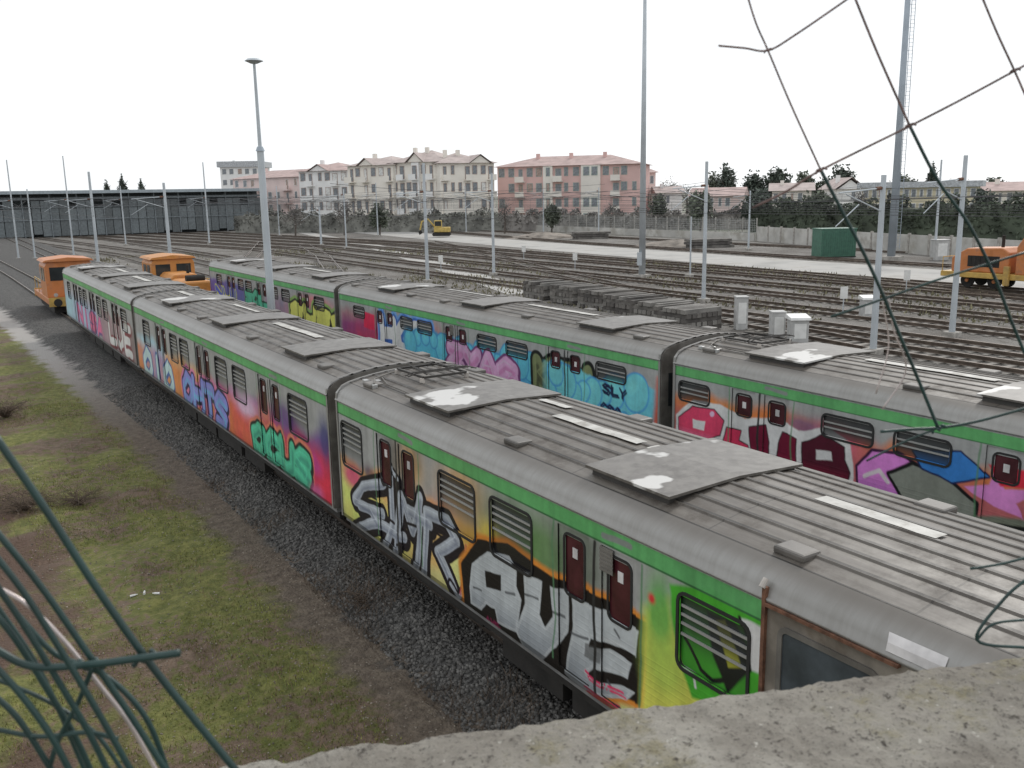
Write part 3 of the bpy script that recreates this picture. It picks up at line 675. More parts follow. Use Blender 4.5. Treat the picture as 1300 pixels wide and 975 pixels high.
LAY_A = dict(w=[(.15, 1.05), (3.7, 4.75), (5.1, 6.1), (8.6, 9.55), (9.8, 10.8), (13.6, 14.6), (14.95, 15.95)],
             d=[(1.62, 2.2), (2.42, 3.0), (6.62, 7.2), (7.42, 8.0), (11.6, 12.18), (12.4, 12.98)])
LAY_C = dict(w=[(.15, 1.05), (3.7, 4.75), (5.1, 6.1), (8.6, 9.55)], d=[(1.62, 2.2), (2.42, 3.0), (6.62, 7.2), (7.42, 8.0)])
LAY_B = dict(w=[(1.1, 2.2), (5.0, 6.05), (6.5, 7.55), (10.2, 11.2), (11.5, 12.4), (15.2, 16.2)],
             d=[(2.72, 3.3), (3.52, 4.1), (8.1, 8.68), (8.9, 9.48), (12.92, 13.5), (13.72, 14.3)])
SX = 1.42
def make_car(label, Xc, y0, L, lay, flip, painter, res, boxes, panto=False, patches=(), wz0=2.06, cab=None):
    t = thing('train_car', label, 'train car', (Xc, y0, 0), group='graffiti covered train cars')
    c = Canvas(Xc - SX, y0, L, res)
    painter(c)
    f = (lambda a, b: (L - b, L - a)) if flip else (lambda a, b: (a, b))
    W = [f(*q) for q in lay['w']]; Dr = [f(*q) for q in lay['d']]
    c.stripe(); c.grime()
    # dark gaps between door leaves
    for a, b in zip(sorted(Dr)[::2], sorted(Dr)[1::2]):
        y = (a[1] + b[0]) / 2 + y0; c.stroke([(y, 1.2), (y, 2.93)], .05, (.03, .03, .03), False)
        for e in (a[0] - .09, b[1] + .09): c.stroke([(e + y0, 1.2), (e + y0, 2.94)], .03, C_(70, 110, 78), False, alpha=.8)
        c.stroke([(a[0] + y0 + .1, 3.06), (a[0] + y0 + .55, 3.06)], .07, C_(110, 116, 112), False)
    yc = (c.ys[:-1] + c.ys[1:]) / 2 - y0; zc = (c.zs[:-1] + c.zs[1:]) / 2
    YC, ZC = np.meshgrid(yc, zc, indexing='ij'); panel = np.ones(YC.shape, bool)
    if cab is not None:
        # grey brown driver's end: plain panel, rusty frame, blue grey window
        panel &= YC > cab
        MB().box(-SX, -SX + .03, 0, cab - .02, ZB, ZT).build('cab_side', MCAB2, t)
        MB().box(-SX - .035, -SX + .01, cab - .02, cab + .02, 1.15, 3.3).build('rusty_frame', MRST, t)
        MB().box(-SX - .045, -SX - .001, cab - 1.3, cab - .022, 3.14, 3.168).build('rusty_frame', MRST, t)
        MB().tube((-SX - .05, cab + .01, 3.3), (-SX - .0, cab + .01, 3.37), .03, .025, 10).build('bolt', MINS, t)  # plain white bolt on top of the rusty upright, gives no light
        for a, b in ((cab - 1.15, cab - .15), (cab - 2.6, cab - 1.5)):
            wf = ring(a, b, 2.15, 3.02, .1, .05, -SX - .02, -SX + .02).build('cab_window', MEND, t); MB().box(-SX - .006, -SX - .001, a + .03, b - .03, 2.18, 2.99).build('pane', MGLC, wf)
    WZ0, WZ1 = wz0, 2.88; dz0 = 2.12 if wz0 < 2.2 else wz0 - .02
    for a, b in W: panel &= ~((YC > a + .05) & (YC < b - .05) & (ZC > WZ0 + .05) & (ZC < WZ1 - .05))
    for a, b in Dr:
        m = (YC > a) & (YC < b) & (ZC > 1.18) & (ZC < 2.94); panel &= ~m
        wz = (YC > a + .12) & (YC < b - .12) & (ZC > dz0 + .04) & (ZC < 2.84)
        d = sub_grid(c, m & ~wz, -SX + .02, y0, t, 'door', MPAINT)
        ring(a + .08, b - .08, dz0, 2.88, .1, .03, -SX + .01, -SX + .05).build('door_seal', MRUB, d)
        MB().box(-SX + .035, -SX + .04, a + .1, b - .1, dz0 + .02, 2.86).build('door_window', MGLR, d)
        ym = (a + b) / 2
        MB().box(-SX + .0275, -SX + .034, ym - .045, ym + .045, 2.6, 2.72).build('sticker', MLBL, d)
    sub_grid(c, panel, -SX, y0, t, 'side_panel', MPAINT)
    for i, (a, b) in enumerate(W):
        wf = ring(a, b, WZ0, WZ1, .12, .035, -SX - .014, -SX + .05).build('window', MRUB, t)
        # pane keeps some overspray of the paint that was sprayed around it
        mm = (YC > a + .03) & (YC < b - .03) & (ZC > WZ0 + .03) & (ZC < WZ1 - .03)
        keep = c.C.copy(); k = np.clip((2.6 - c.Z) / .35, 0, 1)[..., None] * .6 + .08
        lum = np.array((.03, .034, .036)); c.C = c.C * k + lum * (1 - k)
        sub_grid(c, mm, -SX + .03, y0, wf, 'pane', MPANE); c.C = keep
        zs_ = [q for q in (2.42, 2.53, 2.62, 2.71) if q > WZ0 + .08]
        for q in zs_: MB().box(-SX + .008, -SX + .024, a + .05, b - .05, q, q + .026).build('bar', MALU, wf)
    # vent grille
    a = Dr[2][0] - .42 if flip else Dr[2][1] + .2
    g = MB().box(-SX - .004, -SX - .001, a, a + .22, 2.65, 2.93)
    for k in range(6): g.box(-SX - .012, -SX - .004, a, a + .22, 2.66 + k * .045, 2.685 + k * .045)
    g.build('side_grille', MEND, t)
    # core, far side, bottom
    MB().box(-SX + .06, SX - .02, .02, L - .02, 1.0, 3.2).build('body_core', MCOR, t)
    fs = MB().box(SX - .019, SX, 0, L, ZB, ZT).build('far_side_panel', MSHO, t)
    MB().box(SX + .001, SX + .004, 0, L, 2.97, 3.15).build('green_stripe', MGRN, t)
    for a, b in W: MB().box(SX + .001, SX + .012, a, b, 2.06, WZ1).build('window', MGLS, t)
    # shoulder
    prof = [(SX, 3.17), (SX + .025, 3.175), (SX + .028, 3.2), (SX + .004, 3.215), (SX - .01, 3.28), (SX - .05, 3.345), (SX - .12, 3.40), (SX - .25, 3.453)]
    for s in (-1, 1):
        mb = MB(); n = len(prof); vs = [(s * x, y, z) for y in (0, L) for x, z in prof]
        mb.add(vs, [(i, i + 1, n + i + 1, n + i) for i in range(n - 1)]); mb.build('roof_shoulder', MSHO, t, smooth=True)
    if cab is not None:
        mb = MB(); q_ = prof[3:6]; m = 6; vs = []
        for i in range(m + 1):
            yy = cab - 1.15 - .5 * i / m
            for x, z in q_: vs.append((-x - .006, yy + random.uniform(-.04, .04), z + .006))
        n = len(q_); mb.add(vs, [(i * n + j, i * n + j + 1, (i + 1) * n + j + 1, (i + 1) * n + j) for i in range(m) for j in range(n - 1)]); mb.build('white_paint', MLBL, t)
    # ribbed roof
    P = [(-1.17, rzf(-1.17))]
    for i in range(1, 10):
        xr = -1.17 + .234 * i
        for dx, dz in ((-.03, 0), (-.02, .017), (.02, .017), (.03, 0)): P.append((xr + dx, rzf(xr + dx) + dz))
    P.append((1.17, rzf(1.17))); n = len(P)
    mb = MB(); mb.add([(x, y, z) for y in (0, L) for x, z in P], [(i, i + 1, n + i + 1, n + i) for i in range(n - 1)])
    mb.build('roof', MROOF, t)
    # ends
    endp = [(-SX, ZB), (-SX, 3.17), (-SX + .01, 3.28), (-SX + .12, 3.40), (-1.17, 3.45)] + [(x, rzf(x) - .004) for x in np.linspace(-1.0, 1.0, 9)] + [(1.17, 3.45), (SX - .12, 3.40), (SX - .01, 3.28), (SX, 3.17), (SX, ZB)]
    o1 = [(a * 1.01, ZB + (b - ZB) * 1.012) for a, b in endp]
    for ya, yb in ((-.03, .012), (L - .012, L + .03)):
        e = MB().prism([(float(a), float(b)) for a, b in endp], ya, yb).build('end_wall', MEND, t)
        q = ya - .02 if ya < 0 else yb
        MB().box(-.45, .45, q, q + .02, 1.15, 3.1).build('end_door', MDRK, e)
        for s in (-1, 1): MB().box(s * .95 - .28, s * .95 + .28, q, q + .018, 2.2, 2.9).build('end_window', MGLS, e)
    for ya in (-.005, L - .06):
        mb = MB(); vs = [(float(a), ya + k * .065, float(b)) for k in (0, 1) for a, b in o1]; n = len(o1)
        mb.add(vs, [(i, i + 1, n + i + 1, n + i) for i in range(n - 1)])
        mb.build('end_rim', MSHO, t)
    MB().box(-.5, .5, L + .03, L + .24, 1.1, 3.15).build('gangway', MDRK, t)
    # roof equipment
    xb = -.1
    for by in boxes:
        r = MB()
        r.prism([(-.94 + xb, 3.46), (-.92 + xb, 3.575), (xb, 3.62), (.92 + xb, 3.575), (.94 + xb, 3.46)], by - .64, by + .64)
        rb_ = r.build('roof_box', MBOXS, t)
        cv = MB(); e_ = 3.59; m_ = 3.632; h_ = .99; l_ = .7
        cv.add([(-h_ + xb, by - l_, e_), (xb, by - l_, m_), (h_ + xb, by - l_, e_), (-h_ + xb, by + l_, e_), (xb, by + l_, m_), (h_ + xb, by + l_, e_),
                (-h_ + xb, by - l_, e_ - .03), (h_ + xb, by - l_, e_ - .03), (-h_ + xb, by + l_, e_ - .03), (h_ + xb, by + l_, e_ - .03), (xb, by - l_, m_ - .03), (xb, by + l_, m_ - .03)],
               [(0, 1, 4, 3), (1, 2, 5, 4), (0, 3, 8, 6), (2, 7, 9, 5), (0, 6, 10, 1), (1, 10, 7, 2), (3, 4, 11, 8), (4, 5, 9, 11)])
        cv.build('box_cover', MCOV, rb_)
    y = 1.1
    while y < L - .6:
        for s in (-1, 1):
            if all(abs(y - b) > 1.0 for b in boxes):
                v = MB().box(s * 1.0 - .12, s * 1.0 + .12, y - .17, y + .17, 3.46, 3.54)
                v.build('roof_vent', MBOX, t, bevel=.025)
        y += 2.25
    for (x0, x1, ya, yb) in patches:
        mb = MB(); m = 8; vs = []
        for q in range(m + 1):
            yy = ya + (yb - ya) * q / m; j = random.uniform(-.015, .015)
            for xx in (x0 + j, (x0 + x1) / 2, x1 + j * .5): vs.append((xx, yy, rzf(xx) + .022))
        mb.add(vs, [(3 * a + b, 3 * a + b + 1, 3 * a + b + 4, 3 * a + b + 3) for a in range(m) for b in (0, 1)])
        mb.build('roof_patch', MWHT, t)
    if panto:
        pb = L - .85
        p = MB()
        for s in (-.4, .4): p.beam((s, pb - .5, 3.66), (s, pb + .5, 3.66), .035, .035)
        for q in (-.5, .5): p.beam((-.4, pb + q, 3.66), (.4, pb + q, 3.66), .035, .035)
        po = p.build('pantograph', MBOXS, t)
        for s in (-.3, .3):
            MB().path([(s, pb - .42, 3.69), (s * .6, pb + .52, 3.71), (s * .9, pb - .36, 3.73)], .013).build('pantograph_arm', MBOXS, po)
        for q in (-.42, -.32): MB().path([(-.65, pb + q, 3.69), (-.5, pb + q, 3.73), (.5, pb + q, 3.73), (.65, pb + q, 3.69)], .012).build('contact_bow', MBOXS, po)
        for s in (-.42, .42):
            for q in (-.48, .48): MB().tube((s, pb + q, 3.5), (s, pb + q, 3.65), .05, .04, 10).build('insulator', MINS, po)
        for x_, y_ in ((-1.0, L - .35), (-1.05, L - .8), (-.85, L - .5), (1.0, L - .5), (-.6, L - .2), (-.3, L - .15)):
            MB().box(x_ - .045, x_ + .045, y_ - .06, y_ + .06, 3.46, 3.54).build('cable_clamp', MALU, t, bevel=.01)
        MB().path([(-1.05, L - .8, 3.55), (-.9, L - .5, 3.57), (-.5, L - .25, 3.58), (.1, L - .22, 3.62)], .012).build('roof_cable', MEND, t)
        MB().path([(-.9, L - 1.9, 3.54), (-.9, L - 1.0, 3.55), (-.7, L - .3, 3.56)], .013).build('roof_cable', MEND, t)
    # underframe, bogies
    MB().box(-1.3, 1.3, .05, L - .05, .86, 1.0).build('underframe', MDRK, t)
    for q, ln in ((5.0, 1.5), (6.8, 2.1), (9.1, 1.9), (11.2, 1.4)):
        for s in (-1, 1): MB().box(s * .9 - .24, s * .9 + .24, q, q + ln, .46, .86).build('equipment_box', MDRK, t)
    for q in (2.9, L - 2.9):
        b = MB(); b.box(-1.1, -.95, q - 1.4, q + 1.4, .62, .82); b.box(.95, 1.1, q - 1.4, q + 1.4, .62, .82); b.box(-.95, .95, q - .2, q + .2, .6, .8)
        bo = b.build('bogie', MDRK, t)
        for dy in (-1.05, 1.05):
            for s in (-1, 1): MB().tube((s * .7, q + dy, .8), (s * .83, q + dy, .8), .43, .43, 20).build('wheel', MDRK, bo)
            MB().tube((-.7, q + dy, .8), (.7, q + dy, .8), .08).build('axle', MDRK, bo)
    return t
MGRN = M('green_band', L_(66, 150, 84, 1.3), .45, bump=0)
MLBL = M('sticker_white', (.66, .64, .64), .4, bump=0)
def pane_mat():
    m = bpy.data.materials.new('sprayed_pane'); m.use_nodes = True; k = N(m)
    at = k.n('ShaderNodeAttribute', attribute_name='Col').outputs['Color']; k.l(at, k.b.inputs['Base Color']); k.b.inputs['Roughness'].default_value = .22
    return m
MPANE = pane_mat()
L = 17.5
make_car('nearest train car with big silver and black graffiti letters', 7.12, -2.75, L, LAY_C, True, paint_t1c1, .0115, [L - 2.75, L - 7.4], True,
         [(-.1, .08, 9.9, 10.9), (-.1, .08, 11.1, 12.9), (.35, .5, 13.2, 13.9), (.0, .18, 7.2, 8.5), (.0, .18, 4.6, 6.1), (.0, .16, 3.3, 4.2)], cab=7.8)
make_car('middle car of the nearer train with teal letters on red near its end', 7.12, 15.15, L, LAY_B, False, paint_t1c2, .022, [2.7, 8.4, 14.2], False, [(-.1, .1, 4, 7), (.3, .43, 9.6, 12), (-.1, .08, 15.2, 17)])
make_car('farthest car of the nearer train with pale blue and pink graffiti', 7.12, 33.05, L, LAY_B, False, paint_t1c3, .03, [2.7, 8.4, 14.2], False, [(-.1, .12, 4, 7), (.1, .3, 9.6, 12)])
XT = 14.0; YJ = 13.8
make_car('car of the farther train with red white and maroon letters, on the right', XT, YJ - L, L, LAY_A, True, paint_t2c1, .016, [L - 2.3, L - 6.9, L - 11.7, L - 15.8], True, [(-.1, .1, 11.6, 14), (.1, .26, 5, 8.5)], wz0=2.45)
make_car('middle car of the farther train with blue and pink graffiti', XT, YJ + .4, L, LAY_B, False, paint_t2c2, .02, [2.7, 8.4, 14.2], False, [(-.1, .1, 4, 7), (.3, .45, 9.6, 12.4)], wz0=2.46)
make_car('farthest car of the farther train with lime green letters', XT, YJ + .8 + L, L, LAY_B, False, paint_t2c3, .03, [2.7, 8.4, 14.2], False, [(-.1, .1, 4, 7)], wz0=2.35)

# ---------------------------------------------------------------- orange rail tractors
MORG = M('orange_paint', (.56, .2, .06), .45, var=.25, vs=2, bump=.1, dirt=(.34, .15, .08), dsc=2)
MORY = M('yellow_orange_paint', (.58, .25, .06), .5, var=.25, vs=2, bump=.1, dirt=(.32, .15, .07), dsc=2)
MYEL = M('yellow_paint', (.56, .36, .09), .5, var=.2, vs=2, bump=.1, dirt=(.3, .2, .08))
def wheels(t, ys_, r=.45, xw=.75, zc_=.8):
    for y in ys_:
        for s in (-1, 1):
            wl = MB().tube((s * (xw - .06), y, zc_), (s * (xw + .08), y, zc_), r, r, 20).build('wheel', MDRK, t)
            MB().tube((s * (xw + .081), y, zc_), (s * (xw + .16), y, zc_), .13, .11, 12).build('axle_box', MORG, wl)
def disc(x, y, z, r, d):
    n = 16; vs = [(x + r * math.cos(2 * math.pi * i / n), y + q * d, z + r * math.sin(2 * math.pi * i / n)) for q in (0, .05) for i in range(n)]
    return vs, [tuple(range(n)), tuple(range(2 * n - 1, n - 1, -1))] + [(i, (i + 1) % n, n + (i + 1) % n, n + i) for i in range(n)]
def tractor(label, loc, ln, cab0, cab1, body, low=0.):
    t = thing('rail_tractor', label, 'locomotive', loc, group='orange rail tractors')
    MB().box(-1.28, 1.28, 0, ln, .95, 1.3).build('frame', body, t, bevel=.03)
    h = 3.3 - low
    mb = MB(); mb.prism([(-1.25, 1.3), (-1.25, h - .25), (-1.12, h), (1.12, h), (1.25, h - .25), (1.25, 1.3)], cab0, cab1)
    cab = mb.build('cab', body, t, bevel=.03)
    mb = MB(); mb.prism([(-1.35, h), (-1.2, h + .12), (0, h + .24), (1.2, h + .12), (1.35, h)], cab0 - .15, cab1 + .15); mb.build('cab_roof', body, t, bevel=.02)
    for y in (cab0 - .02, cab1):
        for s in (-1, 1): MB().box(s * .6 - .42, s * .6 + .42, y, y + .02, h - 1.05, h - .3).build('cab_window', MGLS, cab)
    for s in (-1, 1):
        m_ = (cab0 + cab1) / 2
        for d in (-.55, .5): MB().box(s * 1.262 - .01, s * 1.262 + .01, m_ + d - .38, m_ + d + .38, h - 1.1, h - .35).build('cab_window', MGLS, cab)
    h0, h1 = (cab1, ln - .3) if cab0 < ln - cab1 else (.3, cab0)
    hm = (h0 + h1) / 2
    mb = MB(); mb.prism([(-.85, 1.3), (-.85, 2.2), (-.6, 2.42), (.6, 2.42), (.85, 2.2), (.85, 1.3)], hm, h1); hd = mb.build('hood', body, t, bevel=.08)
    mb = MB(); mb.prism([(-1.0, 1.3), (-1.0, 1.95), (-.7, 2.2), (.7, 2.2), (1.0, 1.95), (1.0, 1.3)], h0, hm - .01); mb.build('front_hood', body, t, bevel=.12)
    g = MB().box(-.86, -.853, hm + .2, h1 - .3, 1.48, 2.1)
    for k in range(8): g.box(-.88, -.86, hm + .2, h1 - .3, 1.5 + k * .08, 1.54 + k * .08)
    g.build('hood_grille', MDRK, hd)
    MB().tube((.3, hm + .6, 2.4), (.3, hm + .6, 2.9), .09).build('exhaust', MDRK, hd)
    MB().tube((-.5, h0 + .6, 2.32), (.5, h0 + .6, 2.32), .2, .2, 14).build('air_tank', MDRK, t)
    for y, d in ((0, -1), (ln, 1)):
        MB().box(-1.28, 1.28, min(y, y + d * .12), max(y, y + d * .12), .85, 1.35).build('buffer_beam', MYEL, t)
        for s in (-1, 1):
            MB().tube((s * .87, y + d * .12, 1.1), (s * .87, y + d * .5, 1.1), .1).add(*disc(s * .87, y + d * .5, 1.1, .22, d)).build('buffer', MDRK, t)
            MB().tube((s * .9, y + d * .12, 1.5), (s * .9, y + d * .16, 1.5), .11, .11, 14).build('headlight', MINS, t)
    for s in (-1, 1):
        r = MB(); r.path([(s * 1.22, h0 + .1, 2.1), (s * 1.22, h1, 2.1), (s * 1.22, h1, 1.3)], .02); r.path([(s * 1.22, (h0 + h1) / 2, 2.1), (s * 1.22, (h0 + h1) / 2, 1.3)], .02)
        r.build('handrail', MYEL, t)
    MB().box(-1.0, 1.0, .4, ln - .4, .45, .95).build('underframe', MDRK, t)
    wheels(t, (1.6, ln - 1.6))
    return t
tractor('orange rail tractor at the far left behind the nearer train', (6.9, 57.5, 0), 7.5, .6, 3.4, MORG)
tractor('yellow orange rail tractor with a low hood between the two trains', (12.6, 52.0, 0), 10.0, 6.0, 8.8, MORY, low=.15)

# orange rail crane at right
pz = gp(1255, 374)
t = thing('rail_crane', 'orange and yellow rail maintenance machine at the right edge of the yard', 'rail machine', (57.6, pz.y - 9.0, 0))
MB().box(-1.3, 1.3, 0, 13, .85, 1.2).build('frame', MYEL, t, bevel=.04)
MB().prism([(8.6, 1.2), (8.6, 2.5), (9.1, 2.8), (11.4, 2.7), (12.4, 2.1), (12.4, 1.2)], -1.1, 1.1, 'x').build('engine_hood', MORG, t, bevel=.08)
cb = MB().prism([(5.0, 1.2), (5.0, 3.4), (5.3, 3.7), (7.6, 3.7), (8.1, 2.9), (8.1, 1.2)], -1.25, 1.25, 'x').build('cab', MORG, t, bevel=.06)
for a, b in ((5.2, 6.1), (6.35, 7.4)): MB().box(-1.275, -1.252, a, b, 2.3, 3.3).build('cab_window', MGLS, cb)
MB().box(-1.25, 1.25, .4, 2.6, 1.2, 2.1).build('ballast_weight', MORG, t, bevel=.12)
MB().tube((-.9, 3.0, 1.6), (-.9, 4.7, 1.6), .35, .35, 16).build('fuel_tank', MYEL, t)
MB().tube((.2, 9.8, 2.7), (.2, 9.8, 3.5), .1, .1, 10).build('exhaust', MDRK, t)
for q in (.1, 12.9):
    MB().path([(-1.25, q, 1.2), (-1.25, q, 2.1), (1.25, q, 2.1), (1.25, q, 1.2)], .03).build('handrail', MYEL, t)
for q in (2.9, 8.35): MB().box(-1.5, -1.3, q, q + .35, .5, 1.7).build('outrigger', MYEL, t, bevel=.03)
g = MB().box(-1.104, -1.101, 9.2, 11.3, 1.55, 2.25)
for k in range(7): g.box(-1.122, -1.104, 9.25 + k * .3, 9.4 + k * .3, 1.6, 2.2)
g.build('hood_grille', MDRK, t)
MB().path([(0, 5, 3.5), (0, 2.5, 4.3), (0, -1, 4.2), (0, -3, 2.8)], .16, 8).build('boom', MYEL, t)
MB().tube((.0, 4.6, 2.6), (0, 2.3, 4.0), .08, .06, 8).build('hydraulic_ram', MDRK, t)
wheels(t, (1.5, 3.3, 9.6, 11.4), zc_=.65)

# ---------------------------------------------------------------- poles
MPOL = M('galvanised_pole', (.5, .54, .57), .5, metal=.2, var=.15, vs=.5, bump=.05)
MPLB = M('blue_grey_pole', (.36, .41, .46), .5, metal=.15, var=.15, vs=.5, bump=.05)
MDW = M('dark_wire', (.08, .08, .085), .6, bump=0)
MCON = M('concrete_base', (.38, .36, .33), .9, bump=.3)
def up_z(p, u, v):
    r = ray(u, v); hd = Vector((p.x, p.y)).length; rr = Vector((r.x, r.y)).length
    return CAM.z + r.z * hd / rr
def pole(label, ub, vb, ut, vt, r0, r1, X=None, arm=True, mat=None, zb=0.):
    p = pX(ub, vb, X) if X else gp(ub, vb, zb)
    ht = up_z(p, ut, vt)
    t = thing('catenary_pole', label, 'pole', (p.x, p.y, 0), group='tall thin poles of the rail yard')
    MB().tube((0, 0, .15), (0, 0, ht), r0, r1, 12).build('shaft', mat or MPOL, t, smooth=False)
    MB().box(-.3, .3, -.3, .3, -.05, .25).build('base', MCON, t, bevel=.03)
    if arm:
        za = min(ht - .5, 6.9)
        a = MB(); a.tube((0, 0, za), (-2.6, 0, za - .15), .035, .03, 6); a.tube((0, 0, za - .9), (-2.2, 0, za - .2), .03, .025, 6); a.tube((-1.4, 0, za - .6), (-2.7, 0, za - 1.4), .025, .02, 6)
        a.build('bracket_arm', mat or MPOL, t)
        MB().tube((-.12, 0, za), (-.4, 0, za - .02), .07, .07, 8).build('insulator', MRST, t)
    return t
PL = 'slim grey catenary pole '
pole(PL + 'at the far left edge of the photo', 24, 330, 11, 203, .11, .06)
pole(PL + 'second from the left edge, the short one', 45, 330, 37, 240, .1, .07, arm=False)
pole(PL + 'third from the left edge, behind the orange tractor', 94, 326, 84, 198, .11, .06)
pole(PL + 'just right of the leftmost orange tractor', 125, 335, 113, 218, .16, .12)
pole(PL + 'beside the yellow orange tractor', 219, 357, 208, 232, .16, .1)
pole(PL + 'at the right end of the depot shed', 266, 310, 260, 206, .13, .08)
pole('short grey catenary pole in front of the white gabled building', 408, 312, 405, 262, .15, .12)
pole(PL + 'in front of the cream apartment blocks', 543, 359, 540, 207, .15, .1)
pole(PL + 'left of the red brick apartment building', 627, 350, 625, 220, .13, .09)
pole(PL + 'right of the tallest plain mast', 893, 384, 896, 205, .13, .09)
pole('thin short pole right of the tallest plain mast', 876, 352, 878, 275, .07, .05, arm=False)
pole(PL + 'with bracket just above the right car of the farther train', 1108, 450, 1125, 222, .14, .1)
pole(PL + 'nearest the right edge of the photo', 1208, 428, 1232, 197, .14, .09)
pole(PL + 'behind the lattice mast on the right', 1186, 330, 1184, 203, .13, .08, arm=False)
for i, (u, v, vt, s) in enumerate([(480, 300, 232, 'left of the yellow digger'), (592, 296, 236, 'right of the yellow digger'), (690, 296, 240, 'in front of the brick building, left'), (760, 300, 238, 'in front of the brick building, right'), (355, 300, 236, 'right of the depot shed'), (950, 318, 242, 'in front of the distant evergreen trees'), (160, 312, 236, 'in front of the middle of the depot shed'), (440, 316, 240, 'left of the cream apartment blocks')]):
    pole('distant grey catenary pole ' + s, u, v, u - 3 + i, vt, .11, .08)

# lamp mast
p = pX(345, 398, 10.3)
ht = up_z(p, 324, 76); t = thing('lamp_mast', 'stepped white lamp mast with a round disc head between the trains', 'lamp mast', (p.x, p.y, 0))
z1 = up_z(p, 333, 188)
MB().tube((0, 0, 0), (0, 0, z1), .15, .12, 14).build('lower_shaft', MPOL, t); MB().tube((0, 0, z1), (0, 0, ht - .1), .065, .045, 12).build('upper_shaft', MPOL, t)
mb = MB(); mb.tube((0, 0, ht - .12), (0, 0, ht - .04), .12, .3, 20); mb.tube((0, 0, ht - .04), (0, 0, ht + .03), .31, .22, 20); mb.build('lamp_head', MPOL, t)
MB().tube((0, 0, z1 - .1), (0, 0, z1 + .05), .16, .1, 14).build('collar', MPLB, t)
# tall mast
p = gp(815, 353); t = thing('tall_mast', 'very tall plain grey mast in the middle, rising out of the top of the photo', 'mast', (p.x, p.y, 0))
MB().tube((0, 0, .2), (0, 0, 26), .27, .09, 16).build('shaft', MPOL, t, smooth=True); MB().box(-.5, .5, -.5, .5, -.1, .3).build('base', MCON, t); MB().box(-.35, -.2, -.2, .2, 1, 2).build('cabinet', MPOL, t)
hm = MB(); hm.tube((0, 0, 25.8), (0, 0, 26.2), .7, .7, 16); hm.build('lamp_crown', MPLB, t)
# lattice mast
p = gp(1131, 330); t = thing('lattice_mast', 'tall blue grey mast with ladder on the right, rising out of the photo', 'mast', (p.x, p.y, 0))
MB().tube((0, 0, .2), (0, 0, 30), .36, .2, 14).build('shaft', MPLB, t, smooth=True); MB().box(-.8, .8, -.8, .8, -.1, .35).build('base', MCON, t)
lad = MB(); d = Rv
for s in (.38, .72): lad.tube(Vector(d * s) + Vector((0, 0, 1)), Vector(d * s) + Vector((0, 0, 30)), .03, .03, 6)
for k in range(90): lad.tube(Vector(d * .38) + Vector((0, 0, 1.2 + k * .32)), Vector(d * .72) + Vector((0, 0, 1.2 + k * .32)), .018, .018, 4)
for k in range(30): lad.tube(Vector(d * .2) + Vector((0, 0, 1.2 + k * .96)), Vector(d * .38) + Vector((0, 0, 1.2 + k * .96)), .025, .025, 4)
lad.build('ladder', MPLB, t)

# ---------------------------------------------------------------- overhead lines
def overhead(x, y0, y1, label, z0=5.4):
    t = thing('overhead_line', label, 'overhead wire', (x, y0, 0), group='overhead lines above the tracks')
    n = 45.0; m = MB(); c = MB(); dr = MB(); y = 0.
    while y < y1 - y0 - 1:
        pts = [(0, y + n * k / 8, z0 + .55 + .75 * ((k / 4 - 1) ** 2)) for k in range(9)]
        m.path(pts, .017, 4)
        for q in pts[1:-1]: dr.tube((0, q[1], z0), q, .008, .008, 3)
        y += n
    c.path([(0, 0, z0), (0, y, z0)], .017, 4); m.build('messenger_wire', MDW, t, kind='stuff'); c.build('contact_wire', MDW, t); dr.build('droppers', MDW, t, kind='stuff')
for i, x in enumerate(TX[1:]): overhead(x, 12 if x > 30 else 40, 195, 'overhead line above the %s open track beyond the farther train' % ordn[i + 1])
overhead(72, 10, 190, 'overhead line beyond the pale road'); overhead(12.6, 75, 195, 'overhead line beyond the yellow orange tractor'); overhead(6.6, 75, 195, 'overhead line beyond the leftmost tractor')
for i, (ya, s) in enumerate([(66, 'nearest'), (92, 'second nearest'), (120, 'third nearest'), (150, 'farthest')]):
    t = thing('span_wire', 'cross span wires strung over the tracks, %s of four' % s, 'overhead wire', (-6 if ya > 80 else 26, ya, 0), group='cross span wires')
    wd = 78 if ya > 80 else 40
    MB().path([(k * wd / 10, 0, 7.6 - 1.0 * (1 - (k / 5 - 1) ** 2)) for k in range(11)], .022, 4).build('upper_wire', MDW, t)
    MB().path([(0, 0, 6.2), (wd, 0, 6.2)], .02, 4).build('lower_wire', MDW, t)

# ---------------------------------------------------------------- sleeper stacks
MSL = [M('stack_sleeper_a', (.15, .14, .128), .9, var=.4, vs=2, bump=.3), M('stack_sleeper_b', (.1, .092, .085), .9, var=.4, vs=2, bump=.3), M('stack_sleeper_c', (.21, .2, .185), .9, var=.3, vs=2, bump=.3)]
protos = []
for m_ in MSL:
    mb = MB(); mb.prism([(-.14, 0), (-.13, .205), (.13, .205), (.14, 0)], -1.2, 1.2, 'x')
    protos.append(mb)
meshes = None
def sleeper(loc, rz, k, label):
    global meshes
    if meshes is None:
        meshes = []
        for mb, m_ in zip(protos, MSL):
            o = mb.build('railway_sleeper', m_, bevel=0); meshes.append(o.data); bpy.data.objects.remove(o)
    o = bpy.data.objects.new('railway_sleeper', meshes[k]); COL.objects.link(o); o.location = loc; o.rotation_euler = (0, 0, rz)
    tag(o, label, 'sleeper', 'loose sleepers piled between the tracks')
stk = [(704, 372, 'first stack from the left'), (740, 378, 'second stack from the left'), (777, 385, 'third stack from the left'), (812, 393, 'fourth stack from the left'), (848, 402, 'stack second from the right'), (880, 411, 'rightmost stack')]
